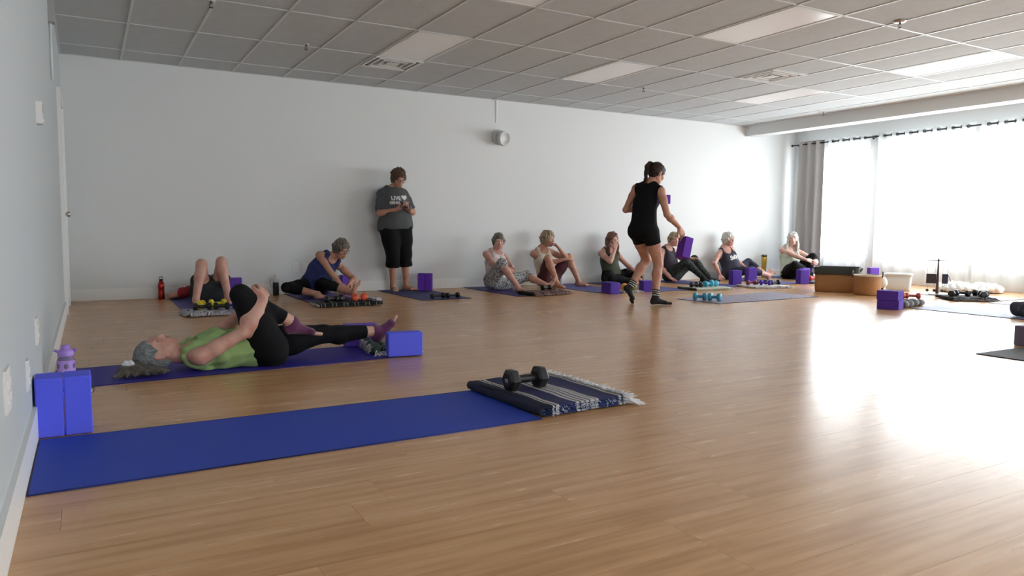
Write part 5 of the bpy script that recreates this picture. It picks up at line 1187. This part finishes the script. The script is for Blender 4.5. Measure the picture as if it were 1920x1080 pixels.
dumbbell((5.36,8.44,.052), 18, .18, .040, M_DB_BLK, 'black dumbbell on the red and green striped blanket', 'hex', group='black dumbbells')
M_PALEB = pattern_mat('pale_navy_striped_wool', [(0,(.45,.44,.46)),(.3,(.03,.03,.06)),(.42,(.5,.49,.5)),(.6,(.05,.04,.09)),(.75,(.48,.46,.47))], 9, axis=0)
blanket('folded_blanket', (6.53,8.20), .38, .28, 6, M_PALEB, 'pale and navy striped blanket holding the yellow weights near the instructor\'s ankle', 2, .013, 10, 'left', ('right',), M_WOOLW, .04, 40, r=.003)
dumbbell((6.47,8.16,.027), 50, .18, .050, M_AMB, 'amber-yellow dumbbell right of the deep purple lying block', 'round')
dumbbell((6.635,8.155,.027), 50, .18, .050, M_LIME, 'olive-lime dumbbell next to the amber one, near the instructor\'s ankle', 'round')
M_CREMB = pattern_mat('cream_olive_striped_wool', [(0,(.55,.56,.46)),(.16,(.06,.07,.04)),(.26,(.58,.58,.50)),(.42,(.16,.18,.10)),(.50,(.6,.6,.52)),(.8,(.05,.05,.04)),(.86,(.55,.56,.46))], 7, axis=1)
blanket('folded_blanket', (7.93,8.10), .66, .42, -3, M_CREMB, 'cream and olive striped folded blanket with black and teal weights on it', 3, .013, 11, 'left', ('right','front'), mat('cream_wool', (.60,.60,.52), .95), .04, 70, r=.004, edge=mat('dark_olive_wool', (.04,.045,.03), .95))
hB = .0395
dumbbell((7.72,8.06,hB), -20, .19, .044, M_DB_BLK, 'black dumbbell at the left of the cream and olive blanket', 'hex', group='black dumbbells')
dumbbell((7.87,8.18,hB), 30, .18, .042, M_DB_BLK, 'black dumbbell between the teal pair on the cream and olive blanket', 'hex', M_MARK, group='black dumbbells')
dumbbell((7.96,8.06,hB), 10, .19, .046, M_CYAN, 'sky-teal dumbbell, left of the pair on the cream and olive blanket', 'round', group='teal dumbbells')
dumbbell((8.13,8.12,hB), 70, .19, .046, M_CYAN, 'sky-teal dumbbell, right of the pair on the cream and olive blanket', 'round', group='teal dumbbells')
dumbbell((6.575,6.795,.0061), -50, .165, .050, M_TEAL, 'teal dumbbell, left of the pair on the mottled mat', 'round', group='teal dumbbells')
dumbbell((6.675,6.645,.0061), -62, .165, .050, M_TEAL, 'teal dumbbell, right of the pair on the mottled mat', 'round', group='teal dumbbells')
M_SHAG = pattern_mat('white_grey_shag', [(0,(.10,.10,.12)),(.36,(.30,.29,.30)),(.46,(.60,.57,.56)),(.7,(.72,.68,.66))], 22, kind='print')
blanket('folded_blanket', (9.10,8.02), .66, .46, -12, M_SHAG, 'shaggy white and grey blanket before the outstretched bare feet', 2, .016, 12, 'left', ('right','front','back'), mat('off_white_wool', (.66,.62,.60), .95), .07, 90, r=.005, rag=.02)
dumbbell((8.93,8.12,.033), -10, .17, .040, M_MAG, 'magenta dumbbell on the shaggy white blanket beside the purple blocks', 'round', group='purple dumbbells')
dumbbell((9.07,7.97,.033), -60, .17, .042, M_BLK_DK, 'purple dumbbell pointing at the camera on the shaggy white blanket', 'round', group='purple dumbbells')
dumbbell((9.18,8.15,.033), -25, .19, .044, M_DB_BLK, 'black dumbbell in the middle of the shaggy white blanket', 'hex', group='black dumbbells')
dumbbell((9.34,8.02,.033), -5, .19, .044, M_DB_BLK, 'black dumbbell at the right of the shaggy white blanket', 'hex', group='black dumbbells')
blanket('folded_blanket', (10.60,8.28), .34, .34, -6, mat('grey_green_wool', (.16,.17,.15), .95, bump=(200,.4)), 'grey-green folded blanket between the purple block and the rectangular basket', 3, .013, 13, 'left', ())
dumbbell((10.54,8.24,.0405), -20, .18, .046, M_ORG, 'orange dumbbell just left of the rectangular basket', 'round')
M_ROLL = pattern_mat('charcoal_white_striped_wool', [(0,(.05,.045,.05)),(.3,(.30,.28,.28)),(.36,(.03,.03,.03)),(.5,(.55,.54,.54)),(.58,(.04,.04,.04)),(.7,(.42,.40,.40)),(.76,(.06,.05,.06))], 7, axis=0)
t = empty('rolled_blanket', (8.36,5.20,.0005), math.radians(4)); tag(t, 'charcoal and white striped rolled blanket right of the stacked deep purple blocks', 'blanket', 'folded blankets beside the mats')
sobj('roll', [cap((-.26,-.06,.042),(.27,.0,.040), .040, .038, k=.02), cap((-.24,.03,.045),(.26,.09,.040), .044, .038, k=.02)], M_ROLL, t, (0,0,0), vox=.007, wr=(.004,50,4), fl=.0)
bm = bmesh.new()
for (yy, zz) in ((-.06,.042),(.03,.045)):
    tube(bm, [(-.30 if yy < 0 else -.284, yy+.022*(1-k/16)*math.cos(k*.9), zz+.022*(1-k/16)*math.sin(k*.9)) for k in range(15)], .004, 5)
build('spiral_end', bm, M_WOOLW, t)
dumbbell((8.23,5.28,.090), -40, .17, .040, M_RUST, 'rust-orange dumbbell, left of the pair on the rolled striped blanket', 'hex')
dumbbell((8.44,5.22,.087), -50, .17, .042, M_RUST, 'rust-orange dumbbell, right of the pair on the rolled striped blanket', 'hex')
M_DKRUG = pattern_mat('charcoal_grey_striped_wool', [(0,(.012,.011,.012)),(.5,(.03,.028,.03)),(.62,(.20,.19,.20)),(.70,(.02,.02,.02))], 6, axis=0)
blanket('folded_blanket', (9.92,5.42), .52, .50, -38, M_DKRUG, 'dark fringed folded blanket piled with black dumbbells near the small stand', 3, .013, 14, 'left', ('right','front'), mat('grey_wool', (.22,.21,.21), .95), .07, 110, r=.004, base=.006)
for (x, y, a, lb) in ((9.755,5.485,15,'black dumbbell at the left end of the pile on the dark fringed blanket'),(9.93,5.47,80,'black dumbbell in the middle of the pile on the dark fringed blanket'),(9.965,5.235,38,'black dumbbell right of the middle on the dark fringed blanket'),(10.125,5.34,78,'black dumbbell at the right end of the dark fringed blanket')):
    dumbbell((x,y,.0452), a, .21, .047, M_DB_BLK, lb, 'hex', group='black dumbbells')
# dark rolled bundle at the right picture edge
t = empty('rolled_blanket', (8.50,3.93,.0065), math.radians(0)); tag(t, 'dark rolled blanket bundle cut by the right picture edge', 'blanket', 'folded blankets beside the mats')
sobj('roll', [cap((-.12,-.12,.080),(-.10,.12,.080), .078, .078, k=.02), ell((-.02,0,.07),(.16,.16,.07), None, .03)], mat('slate_wool', (.03,.034,.05), .95, var=(14,(.10,.11,.13),.55,.7)), t, (0,0,0), vox=.008, wr=(.004,40,4), fl=0.)
# ================================================================ bottles
M_LILAC = mat('lilac_silicone', (.38,.24,.68), .5); M_LILAC2 = mat('lilac_plastic_lid', (.36,.22,.66), .35)
M_BGLASS = mat('bottle_glass_water', (.16,.13,.24), .08, spec=.8)
t = empty('water_bottle', (-.120,4.40,.0005)); tag(t, 'lilac water bottle in an oval-holed sleeve behind the blue blocks', 'bottle', 'drinking bottles')
bm = bmesh.new(); lathe(bm, [(.0,.0),(.036,.0),(.0385,.006),(.0385,.175),(.036,.190),(.026,.205),(.026,.215)], 28); build('glass', bm, M_BGLASS, t)
# sleeve: a grid of the cylinder with oval holes
bm = bmesh.new(); NU, NV = 96, 60; r0 = .0415; gv = {}
def hole(u, v):
    for row, zz in enumerate((.035,.075,.115,.155)):
        for k in range(6):
            uu = (k+(row%2)*.5)/6; du = (u-uu+.5)%1-.5
            if (du*2*PI*r0/.0115)**2+((v-zz)/.0125)**2 < 1: return True
    return False
for j in range(NV+1):
    for i in range(NU): a = 2*PI*i/NU; gv[i,j] = bm.verts.new((r0*math.cos(a), r0*math.sin(a), .002+.182*j/NV))
for j in range(NV):
    for i in range(NU):
        if not hole((i+.5)/NU, .002+.182*(j+.5)/NV):
            f = bm.faces.new((gv[i,j],gv[(i+1)%NU,j],gv[(i+1)%NU,j+1],gv[i,j+1])); f.smooth = True
bmesh.ops.delete(bm, geom=[v for v in bm.verts if not v.link_faces], context='VERTS')
bmesh.ops.solidify(bm, geom=bm.faces[:], thickness=.0025); build('sleeve', bm, M_LILAC, t)
bm = bmesh.new(); lathe(bm, [(.0,.204),(.036,.204),(.037,.208),(.037,.228),(.030,.238),(.022,.240),(.022,.258),(.018,.262),(0,.262)], 28)
for s in (-1,1): tube(bm, [(s*.034,0,.230),(s*.044,0,.234),(s*.051,0,.236)], [.008,.007,.006], 8)
build('lid', bm, M_LILAC2, t)
def bottle(name, c, prof, m, label, cap_prof, mc, loop=None):
    t = empty(name, c); tag(t, label, 'bottle', 'drinking bottles')
    bm = bmesh.new(); lathe(bm, prof, 24); build('bottle_body', bm, m, t)
    bm = bmesh.new(); lathe(bm, cap_prof, 18); cp = build('cap', bm, mc, t)
    if loop: 
        bm = bmesh.new(); tube(bm, loop[0], loop[1], 8); build('carry_loop', bm, loop[2], t)
    return t
M_REDM = mat('red_metallic', (.33,.018,.012), .25, .7)
bottle('water_bottle', (.735,9.70,.0005), [(0,0),(.034,0),(.0365,.004),(.0365,.07),(.033,.10),(.0365,.13),(.0365,.175),(.030,.200),(.020,.214),(.020,.222)], M_REDM, 'red metal bottle with black loop cap at the back wall', [(0,.222),(.022,.222),(.022,.240),(.012,.244),(0,.244)], M_DB_BLK,
  ([(-.016,0,.240),(-.020,0,.256),(-.010,0,.268),(.010,0,.268),(.020,0,.256),(.016,0,.240)], .0045, M_DB_BLK))
M_WPL = mat('white_bottle_plastic', (.62,.62,.58), .4)
bottle('water_bottle', (2.06,9.68,.0005), [(0,0),(.036,0),(.038,.006),(.038,.150),(.036,.165),(.030,.170)], mat('dark_teal_steel', (.014,.030,.036), .3, .3), 'dark bottle with white lid and straw handle beside the woman in navy', [(.031,.166),(.038,.170),(.038,.205),(.030,.225),(.018,.232),(.018,.262),(.012,.270),(0,.270)], M_WPL,
  ([(-.036,0,.195),(-.062,0,.190),(-.068,0,.165),(-.060,0,.120),(-.040,0,.110)], .008, M_WPL))
bottle('water_bottle', (6.44,9.72,.0005), [(0,0),(.038,0),(.040,.006),(.040,.170),(.034,.185),(.026,.192)], mat('white_enamel_steel', (.58,.60,.58), .35), 'white steel bottle with dark carry loop behind the maroon knee', [(.0,.190),(.028,.190),(.028,.212),(0,.214)], M_DB_BLK,
  ([(-.018,0,.212),(-.024,0,.232),(0,0,.246),(.024,0,.232),(.018,0,.212)], .006, M_DB_BLK))
t = bottle('tumbler', (10.98,9.70,.0005), [(0,0),(.038,0),(.040,.01),(.046,.26),(.050,.27),(.052,.385),(.050,.392)], mat('gold_amber_glass', (.50,.33,.05), .2, .2), 'tall amber tumbler with steel rim at the wall behind the outstretched legs', [(.0,.392),(.053,.392),(.053,.418),(.045,.428),(0,.428)], mat('dark_steel', (.12,.11,.10), .3, .8))
# black clip with a cord beside the blue blocks
t = empty('carabiner_clip', (-.012,4.40,.0005)); t.scale = (.7,.7,.7); tag(t, 'small black clip with a white tag lying just right of the blue blocks', 'clip')
bm = bmesh.new(); tube(bm, [(.018*math.cos(a),.0,.030+.028*math.sin(a)) for a in np.linspace(-PI/2,1.5*PI,15)], .0035, 6); build('clip_loop', bm, M_DB_BLK, t)
bm = bmesh.new(); box(bm, -.007,.007,-.006,-.004,.006,.03); build('tag', bm, M_WPL, t)
# ================================================================ baskets and bins
M_TAN = mat('tan_woven_rope', (.32,.135,.040), .8, bump=(160,.6,(1,1,3)), var=(30,(.38,.17,.055),.4,.6,(1,1,6)))
M_BAND = mat('charcoal_felt_band', (.040,.042,.034), .9, bump=(150,.3))
def rr_loop(w, d, r, n=6):
    pts = []
    for cx, cyy, a0 in ((w/2-r,d/2-r,0),(-w/2+r,d/2-r,PI/2),(-w/2+r,-d/2+r,PI),(w/2-r,-d/2+r,1.5*PI)):
        for k in range(n+1): a = a0+PI/2*k/n; pts.append((cx+r*math.cos(a), cyy+r*math.sin(a)))
    return pts
def tub(bm, w, d, r, zs, wall=.008, floor_=None):
    """open tub following rounded-rectangle loops; zs = (scale, z) list going up outside; closed inside"""
    L = []
    def ring(s, z, inn=0): 
        return [bm.verts.new((x*(s-inn/(w/2)), y*(s-inn/(d/2)), z)) for x, y in rr_loop(w, d, r)]
    outer = [ring(s, z) for s, z in zs]; inner = [ring(s, z, wall) for s, z in reversed(zs)]
    if floor_ is not None:
        for v in inner[-1]: v.co.z += wall
    seq = outer+inner
    for a, b in zip(seq, seq[1:]):
        for k in range(len(a)): f = bm.faces.new((a[k],a[(k+1)%len(a)],b[(k+1)%len(a)],b[k])); f.smooth = True
    if floor_ is not None: bm.faces.new(outer[0][::-1]); bm.faces.new(inner[-1])
    else:
        for k in range(len(outer[0])): bm.faces.new((outer[0][(k+1)%len(outer[0])],outer[0][k],inner[-1][k],inner[-1][(k+1)%len(outer[0])]))
ang = math.atan2(-.50, .30)
t = empty('storage_basket', (9.50,7.02,.0005), ang); tag(t, 'rectangular tan rope basket with a dark felt top band', 'basket', 'tan rope baskets')
bm = bmesh.new(); tub(bm, .58, .46, .06, [(.94,0),(.985,.012),(1.0,.05),(1.0,.262)], .009, 1); build('basket_body', bm, M_TAN, t)
bm = bmesh.new(); tub(bm, .590, .470, .062, [(1.0,.252),(1.005,.258),(1.005,.352),(1.0,.358)], .018); build('top_band', bm, M_BAND, t)
for s in (-1,1):
    bm = bmesh.new(); tube(bm, [(s*.30,-.06,.30),(s*.325,-.05,.345),(s*.325,.05,.345),(s*.30,.06,.30)], .009, 8); build('handle', bm, M_DB_BLK, t)
sobj('linen_contents', [ell((0,0,.16),(.24,.18,.10), None, .03), cap((-.15,.05,.25),(.12,-.04,.26), .06, .05, k=.03)], M_BAND, t, (0,0,0), vox=.012, wr=(.006,30,3))
t = empty('storage_basket', (9.35,6.44,.0005), ang); tag(t, 'round tan basket with pale rim and dark leather loop handles', 'basket', 'tan rope baskets')
bm = bmesh.new(); lathe(bm, [(0,0),(.158,0),(.170,.010),(.173,.04),(.176,.265),(.166,.265),(.164,.03),(0,.03)], 40, cap=False); build('basket_body', bm, M_TAN, t)
bm = bmesh.new(); lathe(bm, [(.174,.258),(.180,.262),(.180,.280),(.168,.282),(.162,.260)], 40, cap=False); build('rim', bm, mat('pale_rope', (.60,.52,.42), .8), t)
for s in (-1,1):
    bm = bmesh.new(); tube(bm, [(s*.183,-.040,.245),(s*.190,-.038,.29),(s*.188,-.02,.325),(s*.188,.02,.325),(s*.190,.038,.29),(s*.183,.040,.245)], .008, 8); build('handle', bm, mat('dark_leather', (.05,.018,.020), .5), t)
M_BIN = mat('milky_bin_plastic', (.74,.73,.69), .4, trans=.0)
t = empty('storage_bin', (10.62,6.80,.0005), ang); tag(t, 'white plastic bin right of the round basket', 'bin')
bm = bmesh.new(); tub(bm, .36, .30, .04, [(.88,0),(.90,.01),(1.0,.225)], .005, 1); build('bin_body', bm, M_BIN, t)
bm = bmesh.new(); tub(bm, .385, .325, .045, [(1.0,.222),(1.0,.240)], .020); build('bin_rim', bm, M_BIN, t)
bm = bmesh.new(); box(bm, -.17,.17,-.14,.14,.2415,.250); build('bin_lid', bm, M_BIN, t, bevel=.004)
t = empty('table_lamp', (9.93,6.60,.0005)); tag(t, 'small white rounded lamp between the round basket and white bin', 'lamp')
bm = bmesh.new(); lathe(bm, [(0,0),(.055,0),(.06,.008),(.035,.018),(.022,.05),(.020,.07)], 20); build('base', bm, M_DB_BLK, t)
bm = bmesh.new(); lathe(bm, [(.020,.066),(.055,.09),(.068,.13),(.062,.18),(.040,.215),(.0,.225)], 24); build('shade', bm, M_BIN, t)
# ================================================================ small hanging stand
M_WOODD = mat('dark_walnut', (.060,.028,.022), .5, var=(20,(.10,.045,.030),.4,.6,(1,1,.2)))
t = empty('hanging_stand', (10.30,6.02,.0058), ang); tag(t, 'slim dark stand with crossbar, strings and two hanging dark boxes', 'stand')
bm = bmesh.new(); lathe(bm, [(0,0),(.11,0),(.11,.008),(.10,.012),(0,.012)], 28); build('base', bm, mat('pale_stand_base', (.50,.46,.42), .5), t)
bm = bmesh.new(); tube(bm, [(0,0,.01),(0,0,.25),(0,0,.485),(0,0,.505)], [.021,.014,.008,.010], 12); build('pole', bm, M_WOODD, t)
bm = bmesh.new(); tube(bm, [(-.135,0,.475),(.135,0,.475)], .0045, 8); lathe(bm, [(.016,.466),(.018,.475),(.016,.484)], 12); build('crossbar', bm, M_DB_BLK, t)
for i, (xx, w_) in enumerate(((-.078,.062),(.088,.036))):
    bm = bmesh.new(); box(bm, xx-w_, xx+w_, -.035, .035, .155, .290); bx_ = build('hanging_box', bm, mat('dark_box_%d' % i, ((.022,.012,.016),(.012,.012,.035))[i], .5), t, bevel=.004)
    for s in (-1,1):
        bm = bmesh.new(); tube(bm, [(xx+s*w_*.8,0,.289),(xx+s*w_*.8,0,.474)], .0012, 5); build('string', bm, M_DB_BLK, bx_)
    for s in (-1,1):
        if i == 1 and s == 1: continue
        q = xx+s*w_*.7; bm = bmesh.new(); tube(bm, [(q,0,.155),(q,0,.075)], .0012, 5); bmesh.ops.create_icosphere(bm, subdivisions=2, radius=.021, matrix=Matrix.Translation((q,0,.056))); build('bead', bm, M_DB_BLK, bx_)
bm = bmesh.new(); tube(bm, [(.12,-.0,.285),(.135,-.01,.25),(.160,-.02,.19)], .004, 6); build('mallet', bm, M_DB_BLK, t)
# ================================================================ fluffy floor cushion
M_FLUFF = mat('white_faux_fur', (.78,.77,.73), .95, spec=.1, bump=(45,.35), sheen=.2)
t = sobj('floor_cushion', [ell((11.22,6.08,.055),(.42,.30,.070), np.array([[.72,-.69,0],[.69,.72,0],[0,0,1]]), .04), ell((11.08,6.24,.065),(.22,.20,.07), None, .05), ell((11.36,5.92,.06),(.22,.20,.07), None, .05)], M_FLUFF, None, (11.22,6.08,0), vox=.011, wr=(.012,62,7), fl=.0065)
t.location = (11.22,6.08,0); tag(t, 'fluffy white low floor cushion in front of the sheer curtains', 'cushion')
bm = bmesh.new(); R = rnd(21)
bv = BVHTree.FromPolygons([v.co.copy() for v in t.data.vertices], [tuple(p.vertices) for p in t.data.polygons])
for k in range(2200):
    a = R.uniform(0,2*PI); rr_ = math.sqrt(R.random())*.5; x, y = rr_*math.cos(a), rr_*math.sin(a); h, n_, _, _ = bv.ray_cast(Vector((x,y,.5)), Vector((0,0,-1)))
    if h is None or h.z < .02: continue
    d = (n_+Vector((R.uniform(-.6,.6),R.uniform(-.6,.6),R.uniform(-.3,.1)))).normalized(); tube(bm, [h-n_*.004, h+d*.007, h+d*.012+Vector((R.uniform(-.01,.01),R.uniform(-.01,.01),-.004))], [.004,.003,.0012], 3, cap=False)
o = build('fur_tufts', bm, M_FLUFF, t); o['kind'] = 'stuff'
